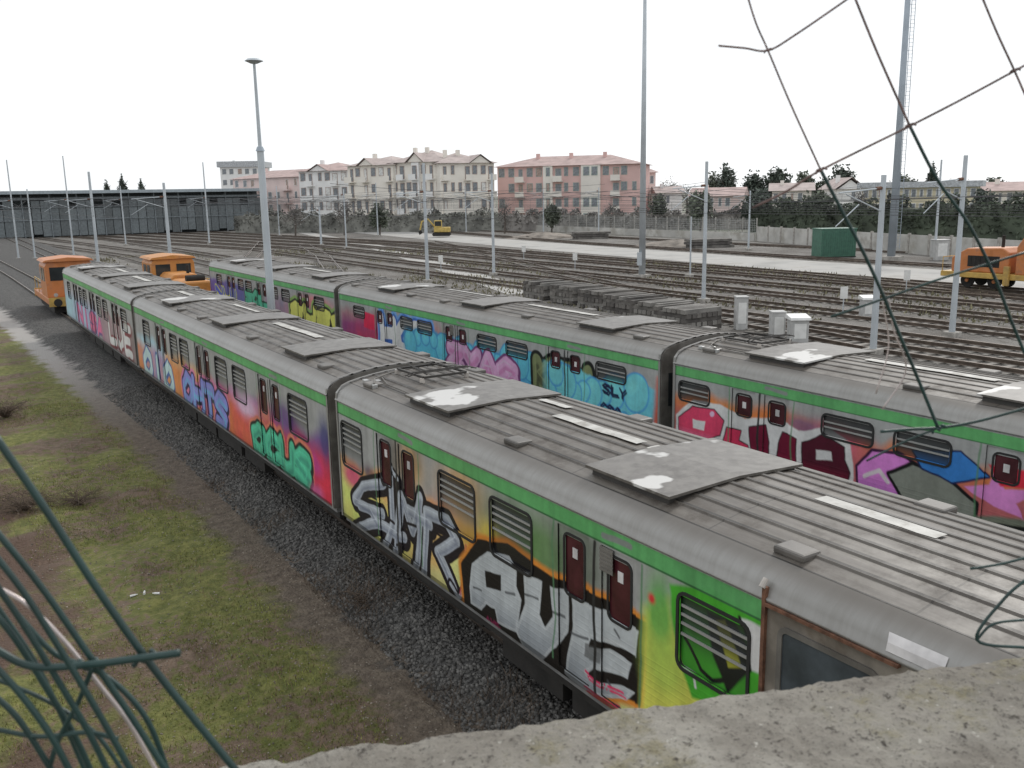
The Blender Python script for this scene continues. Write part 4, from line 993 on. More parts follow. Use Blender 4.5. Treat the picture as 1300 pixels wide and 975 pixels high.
for si, (u, v, nm) in enumerate(stk):
    p = gp(u - 8, v + 6); nl = 5
    for l in range(nl):
        for k in range(7):
            if l == nl - 1 and random.random() < .2: continue
            if l % 2 == 0: loc = (p.x + random.uniform(-.04, .04), p.y - 1.0 + k * .335, .05 + l * .21); rz = random.uniform(-.012, .012)
            else: loc = (p.x - 1.0 + k * .335, p.y + random.uniform(-.04, .04), .05 + l * .21); rz = math.pi / 2 + random.uniform(-.012, .012)
            sleeper(loc, rz, random.randrange(3), 'weathered sleeper in the %s of the crossed sleeper stacks' % nm)
for i, (u, v, s) in enumerate([(750, 303, 'just left of the tall plain mast'), (900, 314, 'below the low red roofed house')]):
    p = gp(u, v); t = thing('sleeper_pile', 'distant dark pile of sleepers ' + s, 'sleeper pile', (p.x, p.y, 0), -yaw + .2, 'distant sleeper piles')
    for l in range(3): MB().box(-2.6 + random.uniform(-.2, .2), 2.6 + random.uniform(-.3, .1), -1.2, 1.2, l * .36, l * .36 + .3).build('layer', MSL[l % 2], t)

# ---------------------------------------------------------------- small yard things
MCAB = M('cabinet_grey', (.45, .45, .44), .6, var=.15, bump=.05); MWCP = M('cabinet_white', (.72, .72, .7), .5, var=.1, bump=0)
for u, v, wd, h, top, lb in [(940, 418, .55, 1.55, False, 'tall pale concrete post cabinet left of the pair of cabinets'), (986, 430, .6, 1.2, False, 'grey trackside cabinet left of the white topped one'),
                        (1012, 434, .75, 1.0, True, 'grey trackside cabinet with a white sloping top'), (1100, 402, .6, .9, True, 'small white topped cabinet beside the bracket pole'), (1192, 330, 1.2, 1.8, False, 'grey equipment cabinet at the foot of the lattice mast')]:
    p = gp(u, v, 0); t = thing('trackside_cabinet', lb, 'cabinet', (p.x, p.y, 0), -yaw)
    bo = MB().box(-wd / 2, wd / 2, -wd / 2, wd / 2, 0, h).build('housing', MCAB, t, bevel=.02)
    if top: MB().prism([(-wd * .62, h), (-wd * .55, h + .12), (wd * .5, h + .22), (wd * .62, h + .1), (wd * .62, h)], -wd * .6, wd * .6, 'x').build('lid', MWCP, t, bevel=.02)
    else: MB().box(-wd * .55, wd * .55, -wd * .55, wd * .55, h, h + .06).build('lid', MCAB, t)
    MB().box(-wd * .35, wd * .35, -wd / 2 - .012, -wd / 2 - .002, h * .2, h * .85).build('door', MWCP, t)
p = gp(1064, 327); t = thing('container', 'green metal container in front of the pale boundary wall', 'container', (p.x, p.y, 0), -yaw + .1)
MG2 = M('green_metal', (.055, .15, .105), .5, var=.2, bump=.1)
mb = MB(); mb.box(-1.75, 1.75, 0, 2.2, .1, 2.7)
for k in range(16): mb.box(-1.68 + k * .22, -1.58 + k * .22, -.04, 0, .25, 2.5)
mb.build('shell', MG2, t); MB().box(-1.8, 1.8, -.05, 2.25, 2.7, 2.8).build('roof', MG2, t); MB().box(-1.8, 1.8, -.05, 2.25, 0, .1).build('base', MDRK, t)
# signs / dwarf signals
for i, (u, v, s) in enumerate([(665, 330, 'left of the tall plain mast'), (560, 345, 'behind the roof of the farther train'), (730, 342, 'between the brick building and the sleeper stacks'), (1070, 398, 'left of the bracket pole'), (1150, 372, 'right of the bracket pole')]):
    p = gp(u, v); t = thing('marker_post', 'small white trackside marker board ' + s, 'sign', (p.x, p.y, 0), -yaw, 'white trackside markers')
    MB().tube((0, 0, 0), (0, 0, 1.1), .03, .03, 6).build('post', MPOL, t); MB().box(-.2, .2, -.03, -.01, .8, 1.45).build('board', MWCP, t)
# digger
p = gp(561, 301); t = thing('excavator', 'small yellow excavator in front of the cream apartment blocks', 'excavator', (p.x, p.y, 0), -yaw)
MYD = M('digger_yellow', (.5, .36, .1), .5, var=.2, bump=.05)
for s in (-.8, .8): MB().prism([(-1.3, .2), (-1.5, .45), (-1.3, .75), (1.3, .75), (1.5, .45), (1.3, .2)], s - .25, s + .25, 'y').build('crawler', MDRK, t)
MB().box(-1.2, 1.4, -.9, .9, .8, 1.6).build('engine_cover', MYD, t, bevel=.1)
cbx = MB().box(-1.1, .1, -.85, 0, 1.6, 2.7).build('cab', MYD, t, bevel=.08); MB().box(-1.0, 0, -.87, -.855, 1.8, 2.55).build('cab_window', MGLS, cbx)
MB().path([(-.9, .3, 1.4), (-2.2, .3, 2.9), (-3.2, .3, 2.5), (-3.5, .3, 1.2)], .14, 6).build('boom', MYD, t); MB().prism([(-3.8, .9), (-3.3, 1.2), (-3.1, .7), (-3.6, .4)], .0, .6, 'y').build('bucket', MDRK, t)
# gravel heap
mheap = M('gravel_heap', (.25, .22, .19), .95, var=.4, vs=.8, bump=.6, bs=6, bd=.2)
def heap(u, v, r, h, lb):
    p = gp(u, v); n = 28; V = []; F = []
    for j in range(9):
        rr = r * (1 - j / 8); hh = h * (1 - (1 - j / 8) ** 1.4) if j < 8 else h
        for i in range(n):
            a = 2 * math.pi * i / n; k = 1 + .25 * (random.random() - .5); V.append((rr * k * math.cos(a) * 1.7, rr * k * math.sin(a), hh * (1 + .1 * random.random())))
    for j in range(8):
        for i in range(n): F.append((j * n + i, j * n + (i + 1) % n, (j + 1) * n + (i + 1) % n, (j + 1) * n + i))
    mb = MB(); mb.add(V, F); o = mb.build('gravel_heap', mheap, smooth=True); o.location = (p.x, p.y, -.05); o.rotation_euler = (0, 0, -yaw)
    tag(o, lb, 'gravel heap', 'brown gravel heaps by the boundary')
heap(690, 302, 3.5, .9, 'low brown gravel heap in front of the brick building'); heap(860, 312, 3.5, .8, 'low brown gravel heap right of the tall plain mast')

# ---------------------------------------------------------------- boundary wall + fence
MPAN = M('pale_panel', (.5, .49, .46), .85, var=.2, vs=.4, bump=.2, dirt=(.3, .28, .24), dsc=.6)
MWF = M('fence_wire', (.36, .37, .36), .6, bump=0)
def pt(u, v): p = gp(u, v); return Vector((p.x, p.y))
A = pt(1300, 334); B = pt(960, 306)
d = (B - A); n = 15; ang = math.atan2(d.y, d.x); st = d.length / n
t = thing('boundary_wall', 'long pale concrete panel wall behind the green container', 'wall', (A.x, A.y, 0), ang)
for k in range(n):
    MB().box(k * st + .12, (k + 1) * st - .12, -.06, .06, 0, 1.9).build('panel', MPAN, t); MB().box(k * st - .12, k * st + .12, -.12, .12, 0, 2.05).build('post', MCON, t)
A2 = B; B2 = pt(640, 291); d = B2 - A2; ang = math.atan2(d.y, d.x); ln = d.length; n = int(ln / 2.6)
t = thing('wire_fence', 'long grey wire fence with posts below the brick building', 'fence', (A2.x, A2.y, 0), ang)
for k in range(n): MB().box(k * 2.6 - .06, k * 2.6 + .06, -.06, .06, 0, 3.0).build('post', MCON, t)
ms = MB(); k = 0.
while k < ln: ms.box(k - .02, k + .02, .07, .09, .1, 2.9); k += .32
for z in np.arange(.2, 2.9, .3): ms.box(0, ln, .09, .11, z, z + .035)
ms.build('mesh_panel', MWF, t)
MB().box(0, ln, .2, .4, 0, 1.0).build('low_wall', MPAN, t)
A3 = pt(640, 291); B3 = pt(330, 286); d = B3 - A3; ang = math.atan2(d.y, d.x); ln = d.length; n = int(ln / 4)
t = thing('low_boundary_wall', 'low pale wall at the foot of the cream apartment blocks', 'wall', (A3.x, A3.y, 0), ang)
for k in range(n): MB().box(k * 4 + .06, k * 4 + 3.94, -.1, .1, 0, 1.8).build('panel', MPAN, t)

# ---------------------------------------------------------------- foliage
def leafmat(name, rgb): return M(name, rgb, .8, var=.5, vs=.35, bump=0, island=.5)
MLD = leafmat('evergreen_leaf', (.085, .105, .085)); MLM = leafmat('mid_leaf', (.14, .16, .12)); MLB = leafmat('bare_twig', (.24, .225, .21))  # far foliage colours paled to carry the haze of distance
MTR = M('bark', (.12, .1, .085), .9, bump=.3)
def leaves(n, fn, size):
    c = fn(n); a = rng.normal(size=(n, 3)); a /= np.linalg.norm(a, axis=1)[:, None]; b = np.cross(a, rng.normal(size=(n, 3))); b /= np.linalg.norm(b, axis=1)[:, None]
    s = size * rng.uniform(.5, 1.2, (n, 1)); V = np.stack([c - a * s, c + b * s * .5, c + a * s, c - b * s * .5], 1).reshape(-1, 3)
    return V, np.arange(4 * n).reshape(-1, 4)
def tree(label, u, vt, wpx, D, mat, n=1900, cone=0., bare=False):
    p = pD(u, 250, D); zt = up_z(p, u, vt); r = wpx * D / FPX / 2
    t = thing('tree', label, 'tree', (p.x, p.y, 0), group='trees beyond the yard')
    mb = MB(); mb.path([(0, 0, 0), (.15, 0, zt * .4), (0, .1, zt * .8)], [zt * .03, zt * .022, zt * .008], 7)
    for k in range(6):
        a = k * 1.1; z0 = zt * (.3 + .08 * k); mb.path([(0, 0, z0), (r * .4 * math.cos(a), r * .4 * math.sin(a), z0 + zt * .1), (r * .75 * math.cos(a), r * .75 * math.sin(a), z0 + zt * .16)], [zt * .012, zt * .008, zt * .003], 5)
    mb.build('trunk', MTR, t)
    K = 30; cc = rng.normal(size=(K, 3)); cc /= np.linalg.norm(cc, axis=1)[:, None]; cc *= rng.uniform(.3, .8, (K, 1))
    def fn(n):
        k = rng.integers(0, K, n); q = cc[k] + rng.normal(size=(n, 3)) * .2
        h = zt * .42; z = zt * .58 + q[:, 2] * h; sh = 1 - cone * np.clip((z / zt - .3) / .7, 0, 1)
        return np.stack([q[:, 0] * r * sh, q[:, 1] * r * sh, np.clip(z, .5, zt)], 1)
    V, F = leaves(n if not bare else 900, fn, max(.28, r * .14) * (.5 if bare else 1)); npmesh('crown', V, F, mat, t)
for i, a in enumerate([(906, 218, 26, 230, MLM, 'tree at the left end of the distant treeline on the right'), (922, 208, 34, 225, MLD, 'tall dark evergreen left of the others beyond the red roofed house'), (958, 216, 34, 240, MLD, 'evergreen second in the distant treeline'),
    (988, 211, 44, 235, MLD, 'broad evergreen above the low house with grey roof'), (1022, 218, 36, 245, MLM, 'lighter tree in the middle of the distant treeline'), (1070, 209, 42, 230, MLD, 'broad dark evergreen right of the treeline middle'), (1045, 222, 30, 245, MLM, 'small tree left of the broad right evergreen'),
    (1182, 205, 26, 210, MLD, 'pointed dark conifer right of the lattice mast'), (1148, 222, 40, 220, MLM, 'rounded tree behind the yellow building'), (1262, 226, 44, 220, MLM, 'rounded tree at the far right'), (848, 224, 34, 250, MLB, 'bare brown tree right of the brick building'), (872, 228, 30, 250, MLB, 'second bare tree right of the brick building'),
    (136, 228, 18, 330, MLD, 'left of three conifers above the depot shed'), (157, 221, 22, 330, MLD, 'middle of three conifers above the depot shed'), (181, 227, 18, 330, MLD, 'right of three conifers above the depot shed'),
    (435, 250, 36, 165, MLB, 'bare shrub tree left of the cream blocks'), (640, 252, 30, 160, MLB, 'bare shrub tree between the cream and brick buildings'), (1215, 226, 30, 225, MLB, 'bare tree above the yellow building'), (836, 246, 30, 165, MLM, 'small green tree at the foot of the brick building right side'), (372, 258, 34, 165, MLB, 'bare shrub tree right of the depot shed'), (480, 258, 26, 160, MLM, 'small green tree in front of the left cream block'), (700, 258, 24, 160, MLM, 'small green tree in front of the brick building'), (775, 254, 26, 160, MLB, 'small bare tree in front of the brick building'),
    (890, 240, 40, 150, MLM, 'leafy tree partly hiding the low red roofed house'), (962, 240, 44, 150, MLD, 'dark tree in front of the low grey roofed house, left'), (1040, 238, 46, 150, MLM, 'tree in front of the low grey roofed house, right'), (1090, 234, 30, 135, MLB, 'bare tree in front of the white house'), (1250, 240, 36, 135, MLD, 'dark tree in front of the far right house')]):
    u, vt, wp, D, m_, lb = a
    tree(lb, u, vt, wp, D, m_, bare=(m_ is MLB), cone=.75 if 'conifer' in lb else .25)
def hedge(label, u0, D0, u1, D1, v0, v1, dep, mat, n):
    P0, P1 = pD(u0, 260, D0), pD(u1, 260, D1); z0, z1 = up_z(P0, u0, v0), up_z(P1, u1, v1)
    t = thing('hedge', label, 'hedge', (P0.x, P0.y, 0)); dv = P1 - P0; dv.z = 0; nn = Vector((-dv.y, dv.x, 0)).normalized()
    mb = MB(); vs = []
    for k in range(11):
        q = dv * k / 10; zz = (z0 + (z1 - z0) * k / 10) * .78
        for s, z in ((-.4, 0), (-.38, zz), (.38, zz), (.4, 0)): w_ = q + nn * dep * s; vs.append((w_.x, w_.y, z))
    mb.add(vs, [(4 * k + j, 4 * k + j + 1, 4 * k + j + 5, 4 * k + j + 4) for k in range(10) for j in range(3)]); mb.build('stems', mat, t)
    def fn(n):
        a = rng.uniform(0, 1, n); s = rng.uniform(-.5, .5, n); z = rng.uniform(0, 1, n) ** .6 * (z0 + (z1 - z0) * a) * (.7 + .5 * vn(a * 40, a * 0, 3))
        return np.stack([dv.x * a + nn.x * s * dep, dv.y * a + nn.y * s * dep, z], 1)
    V, F = leaves(n, fn, .38); npmesh('foliage', V, F, mat, t)
hedge('long dark green hedge behind the pale boundary wall', 958, 150, 1330, 112, 256, 253, 3, leafmat('hedge_leaf', (.065, .082, .056)), 10000)
hedge('brown bare scrub along the foot of the brick building', 640, 172, 960, 160, 268, 266, 3, MLB, 6000)
hedge('grey brown scrub along the foot of the cream and white buildings', 300, 185, 640, 172, 268, 268, 3, leafmat('scrub_leaf', (.2, .2, .18)), 6000)

# ---------------------------------------------------------------- buildings
MW = {k: M('wall_' + k, c, .85, var=.08, vs=.3, bump=.05) for k, c in dict(white=(.82, .82, .81), cream=(.82, .78, .71), pink=(.77, .63, .6), brick=(.67, .46, .43), beige=(.78, .74, .68), yellow=(.64, .58, .42), grey=(.5, .5, .5)).items()}  # distance haze painted in: wall, roof and window colours made paler
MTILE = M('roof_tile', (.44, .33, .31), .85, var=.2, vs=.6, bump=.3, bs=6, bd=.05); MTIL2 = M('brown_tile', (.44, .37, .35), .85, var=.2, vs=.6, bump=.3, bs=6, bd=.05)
MGRF = M('grey_roof', (.46, .48, .5), .8, bump=.1)
MPN = M('building_glass', (.22, .24, .26), .2, bump=0); MSHT = M('brown_shutter', (.4, .31, .27), .7, bump=0); MWFR = M('white_frame', (.7, .7, .68), .6, bump=0); MGSH = M('green_shutter', (.28, .36, .33), .7, bump=0)
def building(label, u0, u1, ve, vr, D0, D1, dep, wall, roofm, roof='hip', cols=6, frame=None, balc=(), bayc=(), baym=None, floors=None, group='buildings beyond the yard', chim=1, dorm=()):
    P0, P1 = pD(u0, 250, D0), pD(u1, 250, D1); dv = Vector((P1.x - P0.x, P1.y - P0.y)); wd = dv.length; ang = math.atan2(dv.y, dv.x)
    um = (u0 + u1) / 2; Pm = (P0 + P1) / 2; ze = up_z(Pm, um, ve); zr = up_z(Pm, um, vr) + .3
    t = thing('apartment_building' if ze > 9 else 'house', label, 'building', (P0.x, P0.y, 0), ang, group)
    MB().box(0, wd, 0, dep, -.1, ze).build('wall', wall, t)
    o = .7
    r = MB()
    if roof == 'hip':
        i = min(dep, wd) / 2 - .1; r.add([(-o, -o, ze), (wd + o, -o, ze), (wd + o, dep + o, ze), (-o, dep + o, ze), (i, dep / 2, zr), (wd - i, dep / 2, zr)], [(0, 1, 5, 4), (1, 2, 5), (2, 3, 4, 5), (3, 0, 4), (3, 2, 1, 0)])
    elif roof == 'front':
        r.add([(-o, -o, ze), (wd / 2, -o, zr), (wd + o, -o, ze), (-o, dep + o, ze), (wd / 2, dep + o, zr), (wd + o, dep + o, ze)], [(0, 1, 4, 3), (1, 2, 5, 4), (3, 5, 2, 0)])
        r.build('roof', roofm, t); r = None
        MB().prism([(.2, ze), (wd / 2, zr - .5), (wd - .2, ze)], -.02, dep, 'y').build('gable', wall, t)
    elif roof == 'side':
        r.add([(-o, -o, ze), (wd + o, -o, ze), (wd + o, dep / 2, zr), (-o, dep / 2, zr), (wd + o, dep + o, ze), (-o, dep + o, ze)], [(0, 1, 2, 3), (3, 2, 4, 5), (0, 3, 5), (1, 4, 2)])
    else: r.box(-o, wd + o, -o, dep + o, ze, max(zr, ze + .35))
    ro = r.build('roof', roofm, t) if r else None
    par = ro or t
    for c0, c1 in dorm:
        x0, x1 = wd * c0, wd * c1; xm = (x0 + x1) / 2; zt_ = ze + (zr - ze) * .75
        g = MB().prism([(x0, ze - .01), (x0, ze + .1), (xm, zt_ - .25), (x1, ze + .1), (x1, ze - .01)], -.5, dep * .4, 'y').build('gable', wall, par)
        MB().add([(x0 - .5, -.9, ze), (xm, -.9, zt_), (x1 + .5, -.9, ze), (x0 - .5, dep * .4, ze), (xm, dep * .4, zt_), (x1 + .5, dep * .4, ze)], [(0, 1, 4, 3), (1, 2, 5, 4)]).build('gable_roof', roofm, par)
    for k in range(chim):
        x = wd * (.25 + .24 * k); MB().box(x - .35, x + .35, dep * .35, dep * .35 + .7, ze, max(zr, ze + 1) + .5).build('chimney', wall, par)
    fl = floors or max(1, int(round(ze / 3.05))); fh = ze / fl; cwid = wd / cols
    rr = random.Random(int(u0))
    protos = {}
    for b in bayc:
        MB().box((b) * cwid, (b + 1) * cwid, -.55, 0, 0, ze - .02).build('bay', baym or wall, t)
    for c in range(cols):
        jit = rr.uniform(-.12, .12) * cwid; narrow = rr.random() < .25
        for f in range(fl):
            if c not in balc and rr.random() < .12: continue
            x = (c + .5) * cwid + jit; z = f * fh + fh * .36; y = -.55 if c in bayc else 0.; ww = min(1.15, cwid * .5) * (.6 if narrow else 1); hh = min(1.5, fh * .5)
            if c in balc: z = f * fh + .2; hh = fh * .72
            shut = rr.random() < .22
            key = (round(ww, 2), round(hh, 2), shut)
            if key not in protos:
                fr = MB().box(-ww / 2 - .12, ww / 2 + .12, -.06, 0, -.1, hh + .1).build('window', frame or MWFR, t)
                pn = MB().box(-ww / 2, ww / 2, -.075, -.061, 0, hh).build('pane' if not shut else 'shutter', MPN if not shut else (MSHT if frame is not MSHT else MWFR), fr)
                protos[key] = (fr, pn)
            else:
                fr0, pn0 = protos[key]
                fr = fr0.copy(); COL.objects.link(fr); fr.parent = t; pn = pn0.copy(); COL.objects.link(pn); pn.parent = fr
            fr.location = (x, y - .002, z)
            if c in balc and f > 0:
                bl = MB(); bl.box(x - cwid * .48, x + cwid * .48, y - 1.3, y - .001, f * fh - .12, f * fh + .08); bl.box(x - cwid * .48, x + cwid * .48, y - 1.3, y - 1.2, f * fh + .08, f * fh + 1.0)
                bl.build('balcony', baym or wall, t)
    return t
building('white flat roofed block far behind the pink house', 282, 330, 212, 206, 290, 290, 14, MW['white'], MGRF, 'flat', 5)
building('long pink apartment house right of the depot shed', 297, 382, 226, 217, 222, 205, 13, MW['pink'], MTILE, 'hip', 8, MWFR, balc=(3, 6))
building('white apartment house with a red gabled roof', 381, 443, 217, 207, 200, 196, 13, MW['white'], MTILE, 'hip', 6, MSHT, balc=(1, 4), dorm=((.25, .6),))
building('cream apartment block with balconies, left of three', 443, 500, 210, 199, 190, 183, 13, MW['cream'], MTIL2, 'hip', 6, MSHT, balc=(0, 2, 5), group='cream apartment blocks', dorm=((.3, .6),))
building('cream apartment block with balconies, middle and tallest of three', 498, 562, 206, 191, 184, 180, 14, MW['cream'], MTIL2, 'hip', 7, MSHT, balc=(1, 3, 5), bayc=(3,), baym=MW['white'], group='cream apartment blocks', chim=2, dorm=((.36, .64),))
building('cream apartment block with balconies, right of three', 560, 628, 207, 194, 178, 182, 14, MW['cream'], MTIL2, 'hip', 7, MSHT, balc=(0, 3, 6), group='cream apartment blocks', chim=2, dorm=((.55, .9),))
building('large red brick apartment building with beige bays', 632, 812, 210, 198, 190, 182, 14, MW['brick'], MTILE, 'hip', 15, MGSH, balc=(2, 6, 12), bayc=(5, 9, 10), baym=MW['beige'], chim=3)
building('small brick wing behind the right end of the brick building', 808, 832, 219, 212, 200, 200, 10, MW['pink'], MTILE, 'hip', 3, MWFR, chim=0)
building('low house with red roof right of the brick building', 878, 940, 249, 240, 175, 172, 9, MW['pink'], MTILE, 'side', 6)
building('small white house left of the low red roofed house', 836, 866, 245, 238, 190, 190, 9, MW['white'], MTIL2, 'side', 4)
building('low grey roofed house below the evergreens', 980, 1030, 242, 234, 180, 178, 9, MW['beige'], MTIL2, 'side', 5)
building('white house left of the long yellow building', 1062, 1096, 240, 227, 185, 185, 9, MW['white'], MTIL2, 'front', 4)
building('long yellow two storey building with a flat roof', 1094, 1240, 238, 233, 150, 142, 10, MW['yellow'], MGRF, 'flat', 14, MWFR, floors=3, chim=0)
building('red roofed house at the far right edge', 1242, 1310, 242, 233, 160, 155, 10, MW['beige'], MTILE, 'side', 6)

# ---------------------------------------------------------------- depot shed
t = thing('depot_shed', 'long low blue grey depot shed with close vertical panels at the far left', 'depot building', (-12, 200, 0))
W_ = 75; MSR = M('shed_roof', (.34, .39, .42), .6, var=.15, bump=.05); MST = M('shed_steel', (.2, .225, .24), .6, bump=0); MSD = M('shed_dark', (.11, .125, .13), .9, bump=0)
MB().box(0, W_, -1.5, 22, 8.2, 8.8).build('roof', MSR, t)
MB().box(0, W_, 3, 4, 0, 8.2).build('back_wall', MSD, t); MB().box(0, W_, -.05, .3, 7.1, 7.5).build('lintel', MST, t)
MSC = [M('shed_panel_a', (.15, .17, .178), .7, bump=0, var=.2), M('shed_panel_b', (.175, .198, .207), .7, bump=0, var=.2), M('shed_panel_c', (.125, .14, .145), .7, bump=0, var=.2)]
rr = random.Random(5)
for k in range(47):
    x = k * 1.6; MB().box(x + .06, x + 1.54, .1, .2, rr.choice((.2, .2, .6)), rr.choice((5.4, 6.9, 6.9, 6.9))).build('panel', MSC[rr.randrange(3)], t)
for k in range(16): MB().box(k * 4.8, k * 4.8 + .2, -.06, .08, 0, 8.2).build('column', MST, t)
for z in (3.2, 5.6): MB().box(0, W_, -.12, -.061, z, z + .18).build('cladding_rail', MST, t)

# ---------------------------------------------------------------- concrete parapet
def parapet_mat():
    m = bpy.data.materials.new('rough_concrete'); m.use_nodes = True; k = N(m)
    tc = k.n('ShaderNodeTexCoord').outputs['Object']
    a = k.noise(tc, 9, 8, .65); b = k.noise(tc, 110, 6, .75); d_ = k.noise(tc, 4.5, 8, .75); e = k.noise(tc, 260, 3, .7)
    c = k.mix(k.ramp(a, .3, .7), (.22, .2, .17), (.38, .36, .315))
    c = k.mix(k.ramp(d_, .5, .62, 0, .7), c, k.mix(k.ramp(b, .4, .6), (.085, .075, .03), (.24, .205, .09)))
    c = k.mix(k.ramp(b, .54, .66), c, (.07, .06, .05)); c = k.mix(k.ramp(b, .38, .3), c, (.58, .56, .5)); c = k.mix(k.ramp(e, .58, .68, 0, .7), c, (.08, .07, .06))
    v = k.n('ShaderNodeTexVoronoi'); v.inputs['Scale'].default_value = 130; k.l(tc, v.inputs['Vector'])
    c = k.mix(k.ramp(v.outputs['Distance'], .14, .04, 0, .7), c, (.1, .088, .072))
    k.l(c, k.b.inputs['Base Color']); k.b.inputs['Roughness'].default_value = .95
    k.bump(k.math('ADD', k.math('ADD', b, k.math('MULTIPLY', e, .4)), k.math('MULTIPLY', v.outputs['Distance'], .4)), 1.0, .005); return m
e0 = Vector((-.271, .672)); e1 = Vector((.501, .837)); ed = (e1 - e0).normalized(); en = Vector((-ed.y, ed.x))
al = np.concatenate([np.arange(-3, -.6, .05), np.arange(-.6, 1.6, .004), np.arange(1.6, 3.6, .05)])
sp = [(-.42, -3.0), (-.42, -.05), (-.40, -.01)] + [(x, 0) for x in np.arange(-.38, -.012, .004)] + [(-.008, -.001), (-.003, -.006), (0, -.012), (.001, -.03), (.001, -.08), (.001, -6.1)]
sp = np.array(sp, float)
AA, II = np.meshgrid(al, np.arange(len(sp)), indexing='ij'); OFF = sp[II, 0]; DZ = sp[II, 1]
nz_ = (fbm(AA * 22, OFF * 22, 31, 5) - .48) * .009 + (fbm(AA * 90, OFF * 90, 37, 3) - .45) * .008 + (fbm(AA * 3, OFF * 3, 41, 2) - .4) * .004
edge = (fbm(AA * 30, AA * 0, 43, 5) - .45) * .009
OFF = OFF + np.where(OFF > -.05, edge, 0); DZ = DZ + np.where(DZ > -.2, nz_, 0)
px_ = e0.x + ed.x * AA + en.x * OFF; pf_ = e0.y + ed.y * AA + en.y * OFF
V = np.stack([Rv.x * px_ + Hv.x * pf_, Rv.y * px_ + Hv.y * pf_, 6.15 + DZ], -1).reshape(-1, 3)
o = npmesh('parapet', V, grid_faces(len(al), len(sp)), parapet_mat()); tag(o, 'rough lichen spotted concrete parapet across the bottom right foreground', 'wall')
o.data.polygons.foreach_set('use_smooth', [True] * len(o.data.polygons))

# ---------------------------------------------------------------- torn wire fence
MGW = M('green_plastic_wire', (.012, .042, .038), .4, var=.3, vs=20, bump=.1, bs=200, bd=.001)
MRW = M('bare_rusty_wire', (.14, .085, .075), .6, var=.5, vs=40, bump=.2, bs=300, bd=.001)
MSW = M('bare_shiny_wire', (.55, .48, .46), .35, metal=.5, var=.3, vs=20, bump=0)
t = thing('torn_fence', 'torn wire mesh fence with loose bent wires close to the camera', 'fence', tuple(LV(.2, .8, 6.15)))
O_ = t.location.copy()
def cr(pts, sub=7):
    P = [Vector(p) for p in pts]; P = [P[0] * 2 - P[1]] + P + [P[-1] * 2 - P[-2]]; out = []
    for i in range(1, len(P) - 2):
        for k in range(sub):
            s = k / sub; a, b, c, d = P[i - 1:i + 3]
            out.append(.5 * ((2 * b) + (c - a) * s + (2 * a - 5 * b + 4 * c - d) * s * s + (3 * b - a - 3 * c + d) * s ** 3))
    return out + [P[-2]]
def wire(px, D, r, mat):
    pts = [pD(u, v, D[i] if isinstance(D, (list, tuple)) else D) - O_ for i, (u, v) in enumerate(px)]
    MB().path(cr(pts), r, 8).build('wire', mat, t, smooth=True)
def knot(u, v, D, r, mat, ax=(1, .4)):
    c = pD(u, v, D) - O_; a = (EX * ax[0] + EY * ax[1]).normalized(); b = Fv.cross(a).normalized(); pts = []
    for k in range(25): s = k / 24; th = s * 4 * math.pi; pts.append(c + a * (s - .5) * r * 9 + (b * math.cos(th) + Fv * math.sin(th)) * r * 1.1)
    MB().path(pts, r * .8, 6).build('twist', mat, t, smooth=True)
D1 = .8
wire([(912, 58), (945, 61), (975, 64), (1010, 44), (1080, -4)], D1, .0009, MRW)
wire([(948, -8), (960, 30), (975, 64), (1005, 135), (1042, 216)], D1, .0008, MRW)
wire([(1042, 216), (1070, 270), (1095, 318), (1120, 372), (1140, 420), (1165, 480), (1192, 546)], D1, .0015, MGW)
wire([(1084, -6), (1115, 70), (1155, 160)], D1, .0010, MRW); wire([(1155, 160), (1190, 228), (1230, 285), (1262, 350), (1285, 410), (1310, 470)], D1, .0014, MGW)
wire([(955, 264), (1000, 242), (1042, 216), (1155, 160), (1225, 124), (1288, 90), (1310, 78)], D1, .0010, MRW)
wire([(1245, -8), (1265, 40), (1288, 90), (1310, 140)], D1, .0009, MRW)
wire([(1055, 402), (1120, 380), (1200, 352), (1310, 318)], D1, .0011, MGW)
wire([(1118, 548), (1155, 545), (1192, 543), (1240, 535), (1310, 516)], D1, .0014, MGW)
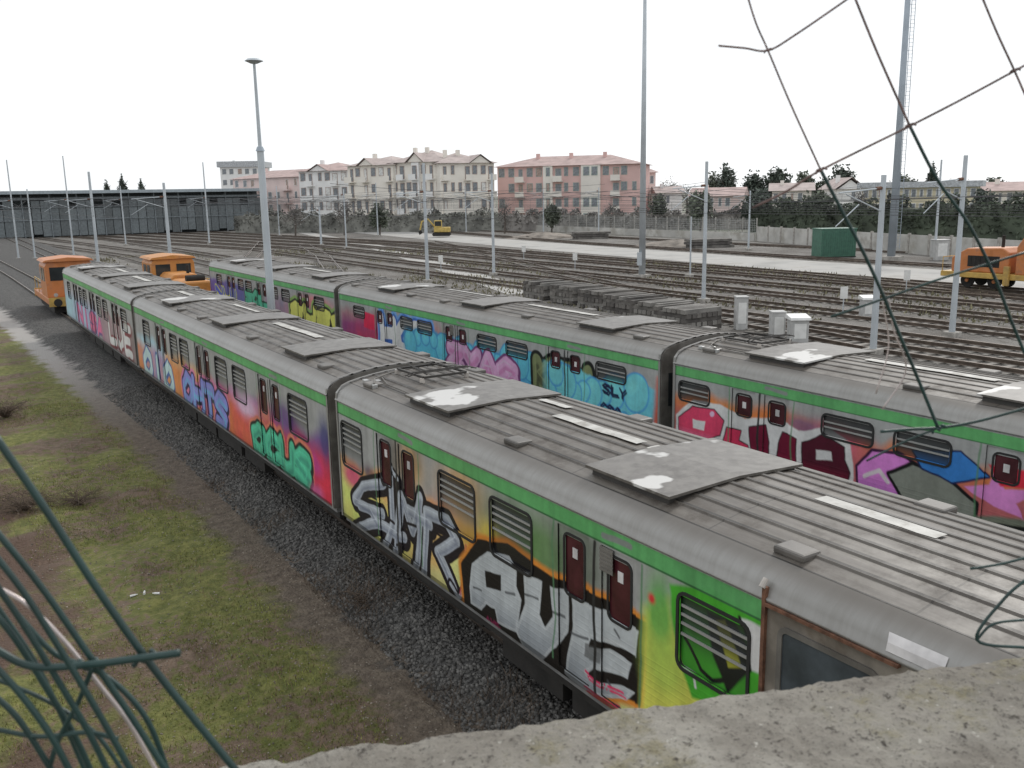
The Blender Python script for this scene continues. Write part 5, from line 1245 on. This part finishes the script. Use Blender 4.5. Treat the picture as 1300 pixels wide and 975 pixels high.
wire([(1192, 543), (1150, 560), (1100, 585)], D1, .0010, MGW)
wire([(1310, 730), (1275, 760), (1240, 812), (1300, 822), (1310, 824)], D1, .0015, MGW); wire([(1232, 722), (1270, 716), (1310, 706)], D1, .0013, MGW)
wire([(1240, 812), (1262, 792), (1310, 786)], D1, .0013, MGW)
wire([(1128, 378), (1135, 420), (1150, 470), (1120, 520)], D1, .0007, MSW); wire([(1120, 380), (1128, 440), (1112, 500)], D1, .0006, MSW)
knot(1042, 216, D1, .0011, MRW); knot(1155, 160, D1, .0011, MRW); knot(1288, 90, D1, .001, MRW); knot(975, 64, D1, .0008, MRW); knot(1192, 544, D1, .0015, MGW)
D2 = .5; r2 = .0019
wire([(-10, 548), (60, 650), (125, 750), (185, 835), (240, 905), (305, 985)], D2, .0022, MGW)
wire([(-10, 668), (50, 742), (105, 820), (160, 900), (215, 985)], D2, r2, MGW)
wire([(-10, 822), (40, 846), (110, 844), (175, 836), (228, 829)], .49, .0023, MGW)
wire([(-10, 742), (35, 768), (80, 812), (125, 868), (165, 920), (205, 990)], .52, .0014, MSW)
wire([(-10, 700), (30, 752), (75, 822), (125, 905), (170, 985)], .48, .0018, MGW)
wire([(-10, 735), (28, 790), (70, 858), (110, 925), (140, 985)], .49, .0018, MGW)
wire([(-10, 775), (20, 812), (60, 875), (95, 935), (118, 985)], .51, .0019, MGW)
wire([(-10, 842), (25, 880), (62, 930), (92, 985)], .47, .0019, MGW)
wire([(-10, 880), (25, 915), (70, 985)], .5, .0018, MGW)
wire([(20, 778), (70, 830), (120, 850), (160, 880), (190, 920), (215, 985)], .51, .0017, MGW)
wire([(-10, 860), (60, 890), (120, 930), (160, 985)], .53, .0014, MGW); wire([(-10, 760), (50, 850), (100, 960), (112, 990)], .53, .0015, MGW)
wire([(-10, 925), (50, 935), (110, 930), (150, 938)], .5, .0015, MGW); wire([(60, 985), (74, 940), (100, 890), (118, 846)], .5, .0016, MGW)
knot(185, 834, D2, .002, MGW); knot(112, 843, D2, .0021, MGW, (1, .1))
